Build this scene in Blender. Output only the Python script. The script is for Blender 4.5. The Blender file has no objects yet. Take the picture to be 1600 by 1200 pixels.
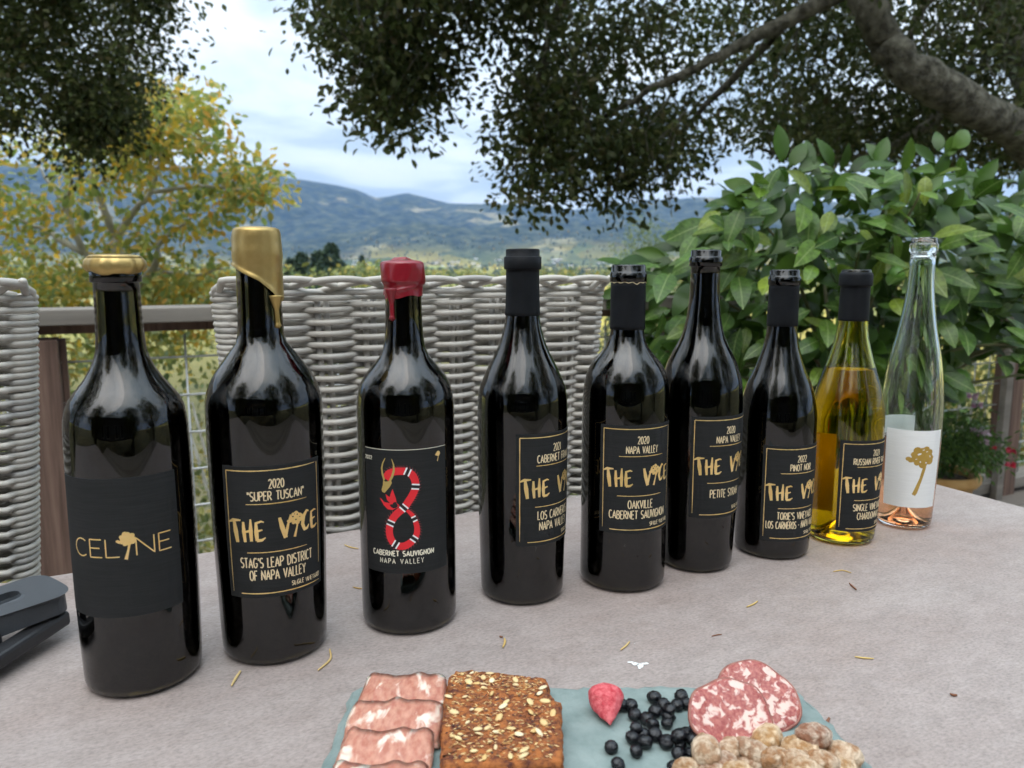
import bpy, math, random
import numpy as np
from mathutils import Vector, noise as mnoise
R = math.radians
random.seed(7); rng = np.random.default_rng(7)
SC = bpy.context.scene; COL = SC.collection

# ------------------------------------------------------------------ camera
PITCH, ZC, ZT = R(8.5), 1.04, 0.74          # eye 1.04 m above the deck, table top at 0.74 m
F = 1202.0                                  # focal length in pixels of the 1600 x 1200 photograph
cd = bpy.data.cameras.new('camera'); cam = bpy.data.objects.new('camera', cd); COL.objects.link(cam)
cam.location = (0, 0, ZC); cam.rotation_euler = (math.pi/2 - PITCH, 0, 0)
cd.sensor_width = 36; cd.lens = 36*F/1600; cd.clip_start = .02; cd.clip_end = 40000
cd.dof.use_dof = True; cd.dof.focus_distance = .67; cd.dof.aperture_fstop = 10
SC.camera = cam
# ------------------------------------------------------------------ sky, sun, exposure
SUN_EL, SUN_AZ = 52, -140                   # degrees; behind the photographer, veiled by cloud
W = bpy.data.worlds.new('World'); SC.world = W; W.use_nodes = True
wn, wl = W.node_tree.nodes, W.node_tree.links
bg = wn['Background']; bg.inputs['Strength'].default_value = .1
sky = wn.new('ShaderNodeTexSky'); sky.sky_type = 'NISHITA'; sky.sun_disc = False
sky.sun_elevation = R(SUN_EL); sky.sun_rotation = R(SUN_AZ); sky.air_density = 1.2; sky.dust_density = 1.5
tc = wn.new('ShaderNodeTexCoord'); sx = wn.new('ShaderNodeSeparateXYZ'); wl.new(tc.outputs['Generated'], sx.inputs[0])
def wmath(op, a, b=None):
    n = wn.new('ShaderNodeMath'); n.operation = op
    for i, v in enumerate((a, b)):
        if v is None: continue
        if isinstance(v, (int, float)): n.inputs[i].default_value = v
        else: wl.new(v, n.inputs[i])
    return n.outputs[0]
zz = wmath('ADD', wmath('MAXIMUM', sx.outputs['Z'], 0.0), .16)
cx = wn.new('ShaderNodeCombineXYZ')
wl.new(wmath('DIVIDE', sx.outputs['X'], zz), cx.inputs[0]); wl.new(wmath('DIVIDE', sx.outputs['Y'], zz), cx.inputs[1])
cn = wn.new('ShaderNodeTexNoise'); cn.inputs['Scale'].default_value = 1.15; cn.inputs['Detail'].default_value = 7
cn.inputs['Roughness'].default_value = .52; cn.inputs['Distortion'].default_value = .35
wl.new(cx.outputs[0], cn.inputs['Vector'])
cr = wn.new('ShaderNodeValToRGB'); wl.new(cn.outputs['Fac'], cr.inputs['Fac'])
e = cr.color_ramp.elements
e[0].position = .30; e[0].color = (3.9, 4.9, 5.9, 1); e[1].position = .66; e[1].color = (9.4, 9.7, 9.8, 1)
m_ = e.new(.47); m_.color = (5.5, 6.5, 7.3, 1); m2_ = e.new(.55); m2_.color = (7.7, 8.6, 9.2, 1)
# an overcast dome brightens towards the zenith (1 + 2 sin el)/3
zp = wmath('MAXIMUM', sx.outputs['Z'], 0.0); grad = wmath('ADD', .62, wmath('ADD', wmath('MULTIPLY', zp, .2), wmath('MULTIPLY', wmath('MULTIPLY', zp, zp), 2.0)))
mul = wn.new('ShaderNodeVectorMath'); mul.operation = 'SCALE'; wl.new(cr.outputs[0], mul.inputs[0]); wl.new(grad, mul.inputs['Scale'])
mix = wn.new('ShaderNodeMix'); mix.data_type = 'RGBA'; mix.inputs['Factor'].default_value = .85
wl.new(sky.outputs[0], mix.inputs['A']); wl.new(mul.outputs[0], mix.inputs['B']); wl.new(mix.outputs['Result'], bg.inputs['Color'])
sd = bpy.data.lights.new('sun', 'SUN'); sd.energy = .9; sd.angle = R(70); sd.color = (1, .93, .84)
sun = bpy.data.objects.new('sun', sd); COL.objects.link(sun)
el, az = R(SUN_EL), R(SUN_AZ)
sun.rotation_euler = Vector((math.sin(az)*math.cos(el), math.cos(az)*math.cos(el), math.sin(el))).to_track_quat('Z', 'Y').to_euler()
vs = SC.view_settings; vs.view_transform = 'Standard'; vs.look = 'None'; vs.gamma = 1; vs.use_curve_mapping = False
vs.exposure = 1.02
cy = SC.cycles
cy.max_bounces = 14; cy.transmission_bounces = 14; cy.use_adaptive_sampling = True; cy.adaptive_threshold = .02; cy.adaptive_min_samples = 16; cy.glossy_bounces = 4; cy.diffuse_bounces = 2; cy.volume_bounces = 0
cy.transparent_max_bounces = 8; cy.use_denoising = True; cy.sample_clamp_indirect = 6; cy.blur_glossy = 0
try: cy.denoiser = 'OPENIMAGEDENOISE'
except Exception: pass

# ------------------------------------------------------------------ helpers
def ray(x, y):
    a = (x-800)/F; b = (600-y)/F
    return a, math.cos(PITCH)+b*math.sin(PITCH), -math.sin(PITCH)+b*math.cos(PITCH)
def at(x, y, Y):                 # point on the sight line of pixel (x, y) at distance Y
    d = ray(x, y); t = Y/d[1]; return Vector((d[0]*t, Y, ZC+d[2]*t))
def on(x, y, z=ZT):              # point on the horizontal plane z
    d = ray(x, y); t = (z-ZC)/d[2]; return Vector((d[0]*t, d[1]*t, z))
PA = R(26.5); U = Vector((math.cos(PA), math.sin(PA), 0)); N = Vector((-math.sin(PA), math.cos(PA), 0))
def un(u, n, z=0): return U*u + N*n + Vector((0, 0, z))

class MB:
    def __init__(s): s.v = []; s.f = []
    def add(s, vs, fs):
        o = len(s.v); s.v += [tuple(p) for p in vs]; s.f += [tuple(i+o for i in q) for q in fs]; return s
    def box(s, c, size, M=None, taper=0):
        hx, hy, hz = [q/2 for q in size]; c = Vector(c); out = []
        for dz in (-1, 1):
            for dx, dy in ((-1,-1),(1,-1),(1,1),(-1,1)):
                p = Vector((dx*hx, dy*hy, dz*hz)); out.append(c + (M @ p if M else p))
        return s.add(out, [(3,2,1,0),(4,5,6,7),(0,1,5,4),(1,2,6,5),(2,3,7,6),(3,0,4,7)])
    def tube(s, pts, rad, n=8, closed=False, cap=True):
        pts = [Vector(p) for p in pts]; k = len(pts)
        if not hasattr(rad, '__len__'): rad = [rad]*k
        vs_ = []; prev = None
        for i, p in enumerate(pts):
            a = pts[i-1] if (i > 0 or closed) else p; b = pts[(i+1) % k] if (i < k-1 or closed) else p
            t = (b-a).normalized() if (b-a).length > 1e-9 else Vector((0,0,1))
            if prev is None:
                ref = Vector((0,0,1)) if abs(t.z) < .9 else Vector((1,0,0)); x = t.cross(ref).normalized()
            else:
                x = (prev - t*prev.dot(t)); x = x.normalized() if x.length > 1e-6 else t.orthogonal().normalized()
            prev = x; y = t.cross(x)
            for j in range(n):
                q = 2*math.pi*j/n; vs_.append(p + (x*math.cos(q)+y*math.sin(q))*rad[i])
        fs = []
        for i in range(k if closed else k-1):
            for j in range(n):
                a, b = i*n, ((i+1) % k)*n; fs.append((a+j, a+(j+1) % n, b+(j+1) % n, b+j))
        if cap and not closed: fs += [tuple(range(n-1, -1, -1)), tuple((k-1)*n+j for j in range(n))]
        return s.add(vs_, fs)
    def lathe(s, prof, n=48, c=(0,0,0)):
        c = Vector(c); vs_ = []; fs = []; rows = []
        for (z, r) in prof:
            if r < 1e-6: rows.append([len(vs_)]); vs_.append(c+Vector((0,0,z)))
            else:
                rows.append([len(vs_)+j for j in range(n)])
                vs_ += [c+Vector((r*math.cos(2*math.pi*j/n), r*math.sin(2*math.pi*j/n), z)) for j in range(n)]
        for a, b in zip(rows, rows[1:]):
            for j in range(n):
                q = (j+1) % n
                if len(a) == 1 and len(b) == 1: continue
                if len(a) == 1: fs.append((a[0], b[q], b[j]))
                elif len(b) == 1: fs.append((a[j], a[q], b[0]))
                else: fs.append((a[j], a[q], b[q], b[j]))
        return s.add(vs_, fs)
    def build(s, name, mat, parent=None, smooth=False, loc=None, bevel=0):
        me = bpy.data.meshes.new(name); me.from_pydata(s.v, [], s.f); me.update()
        return link(name, me, mat, parent, smooth, loc, bevel)
def link(name, me, mat, parent=None, smooth=False, loc=None, bevel=0):
    if mat and not me.materials: me.materials.append(mat)
    if smooth: me.polygons.foreach_set('use_smooth', [True]*len(me.polygons))
    o = bpy.data.objects.new(name, me); COL.objects.link(o)
    if parent: o.parent = parent
    if loc is not None: o.location = loc
    if bevel:
        b = o.modifiers.new('bevel', 'BEVEL'); b.width = bevel; b.segments = 2; b.limit_method = 'ANGLE'
    return o
def empty(name, loc=(0,0,0), rz=0):
    o = bpy.data.objects.new(name, None); COL.objects.link(o); o.location = loc; o.rotation_euler = (0,0,rz); o.empty_display_size = .05; return o
def tag(o, label=None, cat=None, group=None, kind=None):
    if label: o['label'] = label
    if cat: o['category'] = cat
    if group: o['group'] = group
    if kind: o['kind'] = kind
    return o
def np_mesh(name, v, f):            # v (n,3), f (m,k) arrays of one face size
    me = bpy.data.meshes.new(name); k = f.shape[1]
    me.vertices.add(len(v)); me.vertices.foreach_set('co', v.astype(np.float32).ravel())
    me.loops.add(f.size); me.loops.foreach_set('vertex_index', f.astype(np.int32).ravel())
    me.polygons.add(len(f)); me.polygons.foreach_set('loop_start', np.arange(0, f.size, k, dtype=np.int32))
    me.update(calc_edges=True); return me

# ------------------------------------------------------------------ materials
def new_mat(name):
    m = bpy.data.materials.new(name); m.use_nodes = True; nt = m.node_tree
    return m, nt.nodes, nt.links, nt.nodes['Principled BSDF']
def pm(name, col, rough=.5, metal=0, var=None, scale=8, detail=6, stretch=(1,1,1), lo=.35, hi=.65, bump=0, bscale=None, rand=None,
       bdist=.002, island=None, trans=0, ior=1.5, coat=0, spec=.5, sheen=0, sss=0, rvar=0):
    m, n, l, b = new_mat(name)
    b.inputs['Roughness'].default_value = rough; b.inputs['Metallic'].default_value = metal; b.inputs['IOR'].default_value = ior
    b.inputs['Transmission Weight'].default_value = trans; b.inputs['Coat Weight'].default_value = coat; b.inputs['Coat Roughness'].default_value = .03
    b.inputs['Specular IOR Level'].default_value = spec
    if sss: b.inputs['Subsurface Weight'].default_value = sss; b.inputs['Subsurface Scale'].default_value = .004
    out = None
    tcn = n.new('ShaderNodeTexCoord'); mp = n.new('ShaderNodeMapping'); mp.inputs['Scale'].default_value = stretch
    l.new(tcn.outputs['Object'], mp.inputs[0])
    def nz(sc, det=detail):
        t = n.new('ShaderNodeTexNoise'); t.inputs['Scale'].default_value = sc; t.inputs['Detail'].default_value = det; t.inputs['Roughness'].default_value = .62
        l.new(mp.outputs[0], t.inputs['Vector']); return t.outputs['Fac']
    if var is not None:
        r = n.new('ShaderNodeValToRGB'); l.new(nz(scale), r.inputs[0]); e = r.color_ramp.elements
        e[0].position = lo; e[0].color = (*col, 1); e[1].position = hi; e[1].color = (*var, 1); out = r.outputs[0]
    if island or rand:
        cols = island or rand
        if island: src = n.new('ShaderNodeNewGeometry').outputs['Random Per Island']
        else: src = n.new('ShaderNodeObjectInfo').outputs['Random']
        r = n.new('ShaderNodeValToRGB'); r.color_ramp.interpolation = 'LINEAR'; l.new(src, r.inputs[0])
        e = r.color_ramp.elements; k = len(cols)
        e[0].position = 0; e[0].color = (*cols[0], 1); e[1].position = 1; e[1].color = (*cols[-1], 1)
        for i in range(1, k-1): q = e.new(i/(k-1)); q.color = (*cols[i], 1)
        if out is None: out = r.outputs[0]
        else:
            mx = n.new('ShaderNodeMix'); mx.data_type = 'RGBA'; mx.blend_type = 'MIX'; mx.inputs['Factor'].default_value = .5
            l.new(out, mx.inputs['A']); l.new(r.outputs[0], mx.inputs['B']); out = mx.outputs['Result']
    if out is None: b.inputs['Base Color'].default_value = (*col, 1)
    else: l.new(out, b.inputs['Base Color'])
    if bump:
        bp = n.new('ShaderNodeBump'); bp.inputs['Strength'].default_value = bump; bp.inputs['Distance'].default_value = bdist
        l.new(nz(bscale or scale*4), bp.inputs['Height']); l.new(bp.outputs[0], b.inputs['Normal'])
    if rvar:
        mr = n.new('ShaderNodeMapRange'); mr.inputs['To Min'].default_value = max(0, rough-rvar); mr.inputs['To Max'].default_value = rough+rvar
        l.new(nz(scale*1.7), mr.inputs[0]); l.new(mr.outputs[0], b.inputs['Roughness'])
    return m
def leaf_mat(name, cols, rough=.5, transl=.35, noise_scale=0, obj=False, spec=.4, rib=False):
    m, n, l, b = new_mat(name)
    src = n.new('ShaderNodeObjectInfo').outputs['Random'] if obj else n.new('ShaderNodeNewGeometry').outputs['Random Per Island']
    r = n.new('ShaderNodeValToRGB'); l.new(src, r.inputs[0]); e = r.color_ramp.elements; k = len(cols)
    e[0].position = 0; e[0].color = (*cols[0], 1); e[1].position = 1; e[1].color = (*cols[-1], 1)
    for i in range(1, k-1): q = e.new(i/(k-1)); q.color = (*cols[i], 1)
    out = r.outputs[0]
    if noise_scale:
        tcn = n.new('ShaderNodeTexCoord'); t = n.new('ShaderNodeTexNoise'); t.inputs['Scale'].default_value = noise_scale
        l.new(tcn.outputs['Object'], t.inputs['Vector'])
        hs = n.new('ShaderNodeHueSaturation'); mr = n.new('ShaderNodeMapRange'); mr.inputs['From Min'].default_value = .3; mr.inputs['From Max'].default_value = .7
        mr.inputs['To Min'].default_value = .65; mr.inputs['To Max'].default_value = 1.3
        l.new(t.outputs['Fac'], mr.inputs[0]); l.new(mr.outputs[0], hs.inputs['Value']); l.new(out, hs.inputs['Color']); out = hs.outputs[0]
    if rib:                             # paler midrib and side veins, in the leaf's own coordinates
        tcn = n.new('ShaderNodeTexCoord'); sp = n.new('ShaderNodeSeparateXYZ'); l.new(tcn.outputs['Object'], sp.inputs[0])
        def mth(op, a, c=None):
            q = n.new('ShaderNodeMath'); q.operation = op
            for i, v in enumerate((a, c)):
                if v is None: continue
                if isinstance(v, (int, float)): q.inputs[i].default_value = v
                else: l.new(v, q.inputs[i])
            return q.outputs[0]
        ay = mth('ABSOLUTE', sp.outputs['Y']); mid = mth('LESS_THAN', ay, .012)
        side = mth('LESS_THAN', mth('FRACT', mth('MULTIPLY', mth('SUBTRACT', sp.outputs['X'], mth('MULTIPLY', ay, .6)), 9.0)), .12)
        fac = mth('MAXIMUM', mth('MULTIPLY', mid, .55), mth('MULTIPLY', side, .16))
        mx = n.new('ShaderNodeMix'); mx.data_type = 'RGBA'; l.new(fac, mx.inputs['Factor']); l.new(out, mx.inputs['A']); mx.inputs['B'].default_value = (.3,.38,.14,1); out = mx.outputs['Result']
    l.new(out, b.inputs['Base Color']); b.inputs['Roughness'].default_value = rough; b.inputs['Specular IOR Level'].default_value = spec
    tr = n.new('ShaderNodeBsdfTranslucent'); l.new(out, tr.inputs['Color'])
    ms = n.new('ShaderNodeMixShader'); ms.inputs[0].default_value = transl
    l.new(b.outputs[0], ms.inputs[1]); l.new(tr.outputs[0], ms.inputs[2]); l.new(ms.outputs[0], n['Material Output'].inputs['Surface'])
    return m

M = {}
M['bark'] = pm('bark', (.06,.055,.042), .95, var=(.27,.255,.20), scale=16, stretch=(1,1,1), bump=1, bscale=26, bdist=.04, spec=.15)
M['bark_pale'] = pm('bark_pale', (.34,.32,.28), .85, var=(.55,.53,.48), scale=6, bump=.6)
M['oak_leaf'] = leaf_mat('oak_leaf', [(.035,.05,.016),(.07,.095,.03),(.10,.125,.04),(.055,.07,.025),(.15,.165,.06),(.11,.09,.045)], .5, .42, 1.3, spec=.25)
M['yellow_leaf'] = leaf_mat('yellow_leaf', [(.18,.26,.06),(.78,.54,.07),(.3,.36,.08),(.8,.5,.06),(.15,.23,.07),(.5,.5,.12),(.7,.38,.06),(.24,.33,.09),(.36,.42,.1),(.2,.28,.08),(.45,.46,.14)], .55, .45, .9)
M['shrub_leaf'] = leaf_mat('shrub_leaf', [(.11,.15,.05),(.34,.34,.09),(.16,.21,.07),(.6,.44,.09),(.13,.19,.07),(.22,.26,.09),(.08,.12,.05),(.3,.32,.12)], .55, .4, 1.2)
M['olive_leaf'] = leaf_mat('olive_leaf', [(.14,.19,.07),(.22,.27,.12),(.1,.15,.06)], .5, .35, 2)
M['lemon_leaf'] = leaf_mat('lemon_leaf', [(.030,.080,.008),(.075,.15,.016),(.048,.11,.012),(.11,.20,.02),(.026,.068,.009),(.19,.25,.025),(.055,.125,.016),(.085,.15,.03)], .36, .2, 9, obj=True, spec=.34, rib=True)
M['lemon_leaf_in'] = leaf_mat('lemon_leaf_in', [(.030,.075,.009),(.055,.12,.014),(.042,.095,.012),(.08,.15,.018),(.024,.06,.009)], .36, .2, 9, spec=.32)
M['lemon_stem'] = pm('lemon_stem', (.09,.13,.04), .6, var=(.14,.12,.06), scale=12)
M['lemon'] = pm('lemon', (.08,.2,.03), .35, var=(.13,.27,.04), scale=20, bump=.3, bscale=300)
M['glass_dark'] = pm('glass_dark', (.05,.032,.008), .0, trans=1, ior=1.62)
M['glass_lip'] = pm('glass_lip', (.0022,.0016,.0008), .0, trans=1, ior=1.54)
M['glass_gold'] = pm('glass_gold', (.83,.745,.135), .0, trans=1, ior=1.5)
M['glass_clear'] = pm('glass_clear', (.95,.98,.965), .0, trans=1, ior=1.48)
M['red_wine'] = pm('red_wine', (.004,.0015,.002), .12, spec=.25)
M['white_wine'] = pm('white_wine', (.93,.765,.20), 0, trans=1, ior=1.34)
M['rose_wine'] = pm('rose_wine', (.95,.48,.26), 0, trans=1, ior=1.34)
M['label_black'] = pm('label_black', (.017,.0175,.0178), .75, var=(.024,.0245,.0245), scale=40, stretch=(1,1,30), bump=.25, bscale=120, spec=.2)
M['label_white'] = pm('label_white', (.78,.78,.77), .7, var=(.84,.84,.83), scale=40, stretch=(1,1,30), bump=.25, bscale=120, spec=.3)
M['gold'] = pm('gold_foil', (.9,.6,.2), .38, .65, var=(1.0,.74,.34), scale=60, spec=.6)
M['gold_text'] = pm('gold_text', (.86,.7,.44), .45, .35)
M['gold_matte'] = pm('gold_matte', (.42,.26,.045), .45, .25, var=(.5,.32,.07), scale=80)
M['cream'] = pm('cream_print', (.82,.76,.6), .6)
M['red_print'] = pm('red_print', (.75,.02,.03), .55)
M['dark_red_print'] = pm('dark_red_print', (.2,.03,.035), .6)
M['white_print'] = pm('white_print', (.85,.85,.85), .6)
M['black_print'] = pm('black_print', (.008,.008,.009), .5)
M['skull_gold'] = pm('skull_gold', (.5,.36,.11), .5, .2)
M['wax_gold'] = pm('wax_gold', (.40,.27,.085), .36, .7, var=(.48,.34,.13), scale=50, bump=.15, bscale=90)
M['wax_red'] = pm('wax_red', (.20,.004,.012), .3, var=(.25,.006,.016), scale=40, bump=.25, bscale=110, coat=.3)
M['capsule'] = pm('capsule', (.008,.0088,.0105), .5, var=(.012,.013,.015), scale=60, spec=.12, bump=.1, bscale=200)
M['cork'] = pm('cork', (.4,.26,.14), .8, var=(.3,.17,.08), scale=300)
M['wicker'] = pm('wicker', (.38,.345,.30), .5, var=(.56,.52,.465), scale=60, stretch=(.15,1,1), rand=[(.40,.37,.32),(.57,.53,.465),(.46,.42,.36),(.28,.275,.27),(.58,.54,.475),(.50,.465,.41)], bump=.25, bscale=220, spec=.45)
M['rail_wood'] = pm('rail_wood', (.17,.148,.125), .9, var=(.27,.24,.205), scale=14, stretch=(.08,1,1), bump=.5, bscale=60)
M['post_wood'] = pm('post_wood', (.075,.04,.028), .8, var=(.22,.135,.10), scale=55, stretch=(1,1,.05), bump=.5, bscale=60, lo=.3, hi=.7)
M['wire'] = pm('wire', (.5,.51,.52), .45, .7, rand=[(.42,.43,.44),(.6,.61,.62)])
M['deck'] = pm('deck', (.17,.14,.11), .85, var=(.27,.235,.2), scale=14, stretch=(.1,1,1), rand=[(.15,.12,.1),(.28,.24,.2)], bump=.4)
M['terracotta'] = pm('terracotta', (.55,.3,.09), .7, var=(.68,.43,.17), scale=14, bump=.3)
M['terracotta_red'] = pm('terracotta_red', (.62,.3,.17), .8, var=(.7,.38,.24), scale=20)
M['soil'] = pm('soil', (.05,.03,.02), .95, var=(.18,.12,.08), scale=60, bump=1, bscale=80)
M['petal_pink'] = pm('petal_pink', (.75,.36,.6), .6, island=[(.8,.42,.65),(.9,.78,.85),(.65,.25,.5)])
M['petal_red'] = pm('petal_red', (.6,.02,.06), .5)
M['pot_leaf'] = leaf_mat('pot_leaf', [(.07,.15,.03),(.14,.26,.05),(.1,.19,.05),(.05,.1,.03)], .5, .3)
M['plastic'] = pm('plastic', (.05,.055,.062), .48, var=(.056,.061,.068), scale=200, bump=.12, bscale=900)
M['plastic_black'] = pm('plastic_black', (.018,.018,.02), .45, bump=.12, bscale=900)

# ================================================================== THE SETTING
CP = math.cos(PITCH)
RIDGE = [(-1500,300),(-200,272),(0,266),(130,262),(280,268),(360,272),(440,283),(500,291),(560,303),(590,314),(640,306),(700,321),(790,323),(840,326),(900,332),(960,325),(1000,318),(1080,314),(1140,312),(1200,318),(1400,326),(1600,330),(1800,326),(3200,330)]
FOOT = [(-1500,370),(0,380),(300,384),(430,382),(520,372),(600,362),(660,358),(720,360),(800,356),(870,350),(930,352),(1000,358),(1100,352),(1200,350),(1400,352),(1700,355),(3200,360)]
FLOOR = [(0,-1.7),(2.4,-1.8),(3.4,-2.1),(5,-2.9),(10,-5.4),(30,-10.5),(100,-19),(300,-25),(1500,-25),(2500,-18.5),(3300,-8),(4000,3),(4700,22)]
def interp(tab, x): return float(np.interp(x, [t[0] for t in tab], [t[1] for t in tab]))
def terrain_z(X, Y):
    d = math.hypot(X, Y); th = math.atan2(X, Y)
    n_ = U.x*0 + (N.x*X + N.y*Y)
    dd = max(0.0, n_) if d < 60 else d
    back = abs(th) > R(75)
    w = 0.0 if abs(th) > R(100) else (1.0 if abs(th) < R(70) else (R(100)-abs(th))/R(30))
    ct = max(math.cos(th), .25)
    px = 800 + F*math.tan(max(-1.2, min(1.2, th)))/CP
    if d < 4700: h = interp(FLOOR, dd if d < 60 else d) + (0 if d < 4 else min(1, d/400)*1.5*mnoise.noise((X/90, Y/90, 1)))
    else:
        Hr = 9000*ct*(420-interp(RIDGE, px))/F/CP; Hf = 5700*ct*(420-interp(FOOT, px))/F/CP
        h = interp([(4700,22),(5200,.55*Hf+10),(5700,Hf),(6400,.82*Hf),(7400,.45*Hf+.42*Hr),(8300,.82*Hr),(9000,Hr),(10500,.75*Hr),(12000,.5*Hr)], d)
        amp = interp([(4700,0),(5300,45),(6400,70),(8000,110),(9000,22),(10000,60),(12000,60)], d)
        h += amp*(mnoise.fractal((X/900, Y/900, 4.2), 1.0, 2.1, 5))
        h += .35*amp*(1-2*abs(mnoise.noise((X/420, Y/700, 9))))
    return ZC + (h*w + (-1.8)*(1-w))
def build_terrain():
    angs = list(np.linspace(-48, 48, 330)) + list(np.linspace(51, 309, 70)); angs = np.radians(angs)
    rad = np.concatenate([[.01], np.geomspace(1.2, 4600, 95), np.linspace(4700, 9300, 120), np.linspace(9400, 12000, 16)])
    na, nr = len(angs), len(rad); v = np.zeros((nr*na, 3))
    for i, r_ in enumerate(rad):
        for j, a in enumerate(angs):
            X, Y = r_*math.sin(a), r_*math.cos(a); v[i*na+j] = (X, Y, terrain_z(X, Y))
    i, j = np.meshgrid(np.arange(nr-1), np.arange(na), indexing='ij'); j2 = (j+1) % na
    f = np.stack([i*na+j, i*na+j2, (i+1)*na+j2, (i+1)*na+j], -1).reshape(-1, 4)[:, ::-1]
    return np_mesh('hills_and_valley', v, f)
def terrain_mat():
    m, n, l, b = new_mat('terrain'); b.inputs['Roughness'].default_value = .95; b.inputs['Specular IOR Level'].default_value = .1
    tcn = n.new('ShaderNodeTexCoord')
    def nz(scale, det=6, rough=.6):
        t = n.new('ShaderNodeTexNoise'); t.inputs['Scale'].default_value = scale; t.inputs['Detail'].default_value = det; t.inputs['Roughness'].default_value = rough
        l.new(tcn.outputs['Object'], t.inputs['Vector']); return t.outputs['Fac']
    def ramp(src, pts):
        r = n.new('ShaderNodeValToRGB'); l.new(src, r.inputs[0]); e = r.color_ramp.elements
        e[0].position, e[0].color = pts[0][0], (*pts[0][1], 1); e[1].position, e[1].color = pts[-1][0], (*pts[-1][1], 1)
        for p, c in pts[1:-1]: q = e.new(p); q.color = (*c, 1)
        return r.outputs[0]
    def mixc(f, a, b_):
        mx = n.new('ShaderNodeMix'); mx.data_type = 'RGBA'; l.new(f, mx.inputs['Factor']); l.new(a, mx.inputs['A']); l.new(b_, mx.inputs['B']); return mx.outputs['Result']
    forest = ramp(nz(.012, 8, .7), [(.38,(.008,.014,.010)),(.5,(.03,.04,.02)),(.64,(.10,.105,.055))])
    grass = ramp(nz(.004), [(.3,(.30,.25,.15)),(.7,(.2,.19,.1))])
    mask = ramp(nz(.0016, 9, .66), [(.57,(0,0,0)),(.63,(.9,.9,.9))])
    hill = mixc(mask, forest, grass)
    vo = n.new('ShaderNodeTexVoronoi'); vo.inputs['Scale'].default_value = .0042; l.new(tcn.outputs['Object'], vo.inputs['Vector'])
    sp = n.new('ShaderNodeSeparateColor'); l.new(vo.outputs['Color'], sp.inputs[0])
    field = ramp(sp.outputs[0], [(0,(.06,.10,.03)),(.3,(.3,.27,.08)),(.5,(.55,.42,.08)),(.7,(.12,.17,.05)),(.85,(.42,.3,.15)),(1,(.26,.32,.08))])
    near = ramp(nz(.6, 8), [(.35,(.05,.05,.025)),(.65,(.14,.12,.06))])
    ge = n.new('ShaderNodeNewGeometry'); ln = n.new('ShaderNodeVectorMath'); ln.operation = 'LENGTH'; l.new(ge.outputs['Position'], ln.inputs[0])
    def step(a, b_):
        mr = n.new('ShaderNodeMapRange'); mr.inputs['From Min'].default_value = a; mr.inputs['From Max'].default_value = b_; l.new(ln.outputs['Value'], mr.inputs[0]); return mr.outputs[0]
    c = mixc(step(60, 400), near, field); c = mixc(step(4300, 5200), c, hill)
    l.new(c, b.inputs['Base Color']); return m
tag(link('terrain', build_terrain(), terrain_mat(), smooth=True), kind='structure')

# ---- foliage generator: leaves as small folded blades, all of one crown in one mesh
def leaf_cloud(name, P, mat, parent, size, tip=None, jit=1.0, shape='diamond', aspect=.55, droop=.3):
    n = len(P); tip = np.zeros((n,3)) if tip is None else tip
    t = tip + rng.normal(size=(n,3))*jit; t[:,2] -= droop; t /= np.linalg.norm(t, axis=1)[:,None]
    up = rng.normal(size=(n,3))*.7 + [0,0,.8]; s = np.cross(t, up); s /= np.maximum(np.linalg.norm(s, axis=1), 1e-6)[:,None]
    nr = np.cross(s, t); L = (size*(.7+.6*rng.random(n)))[:,None]
    if shape == 'diamond':
        tv = [(0,0,0),(.45,aspect/2,.1),(1,0,0),(.45,-aspect/2,.1)]; fs = [(0,1,2),(0,2,3)]
    else:
        tv = [(0,0,0),(.3,aspect*.42,.07),(.65,aspect*.45,.06),(1,0,-.08),(.65,-aspect*.45,.06),(.3,-aspect*.42,.07)]
        fs = [(0,1,2),(0,2,3),(0,3,4),(0,4,5)]
    v = np.stack([P + (t*a + s*b + nr*c)*L for a, b, c in tv], 1).reshape(-1, 3)
    k = len(tv); f = (np.array(fs)[None] + (np.arange(n)*k)[:,None,None]).reshape(-1, 3)
    return link(name, np_mesh(name, v, f), mat, parent)
def in_poly(poly, x, y):
    c = np.zeros(len(x), bool); k = len(poly)
    for i in range(k):
        (x1,y1),(x2,y2) = poly[i], poly[(i+1) % k]
        if y1 == y2: continue
        c ^= ((y1 > y) != (y2 > y)) & (x < (x2-x1)*(y-y1)/(y2-y1)+x1)
    return c
def poly_points(poly, n, Y0, Y1):
    xs = [p[0] for p in poly]; ys = [p[1] for p in poly]; out = []
    while len(out) < n:
        x = rng.uniform(min(xs), max(xs), 4*n); y = rng.uniform(min(ys), max(ys), 4*n); k = in_poly(poly, x, y)
        out += list(zip(x[k], y[k]))
    return [at(x, y, rng.uniform(Y0, Y1)) for x, y in out[:n]]
def sprays(centres, per, spread, flat=.6):
    c = np.array([tuple(p) for p in centres]); n = len(c)
    off = rng.normal(size=(n, per, 3))*spread; off[:,:,2] *= flat
    ax = rng.normal(size=(n,1,3)); ax[:,:,2] = -abs(ax[:,:,2])*.6; ax /= np.linalg.norm(ax, axis=2)[:,:,None]
    off += ax*rng.uniform(-1.4, 1.4, (n, per, 1))*spread
    return (c[:,None]+off).reshape(-1,3), np.repeat(ax[:,0], per, 0)*.5 + off.reshape(-1,3)/spread*.35
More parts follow.
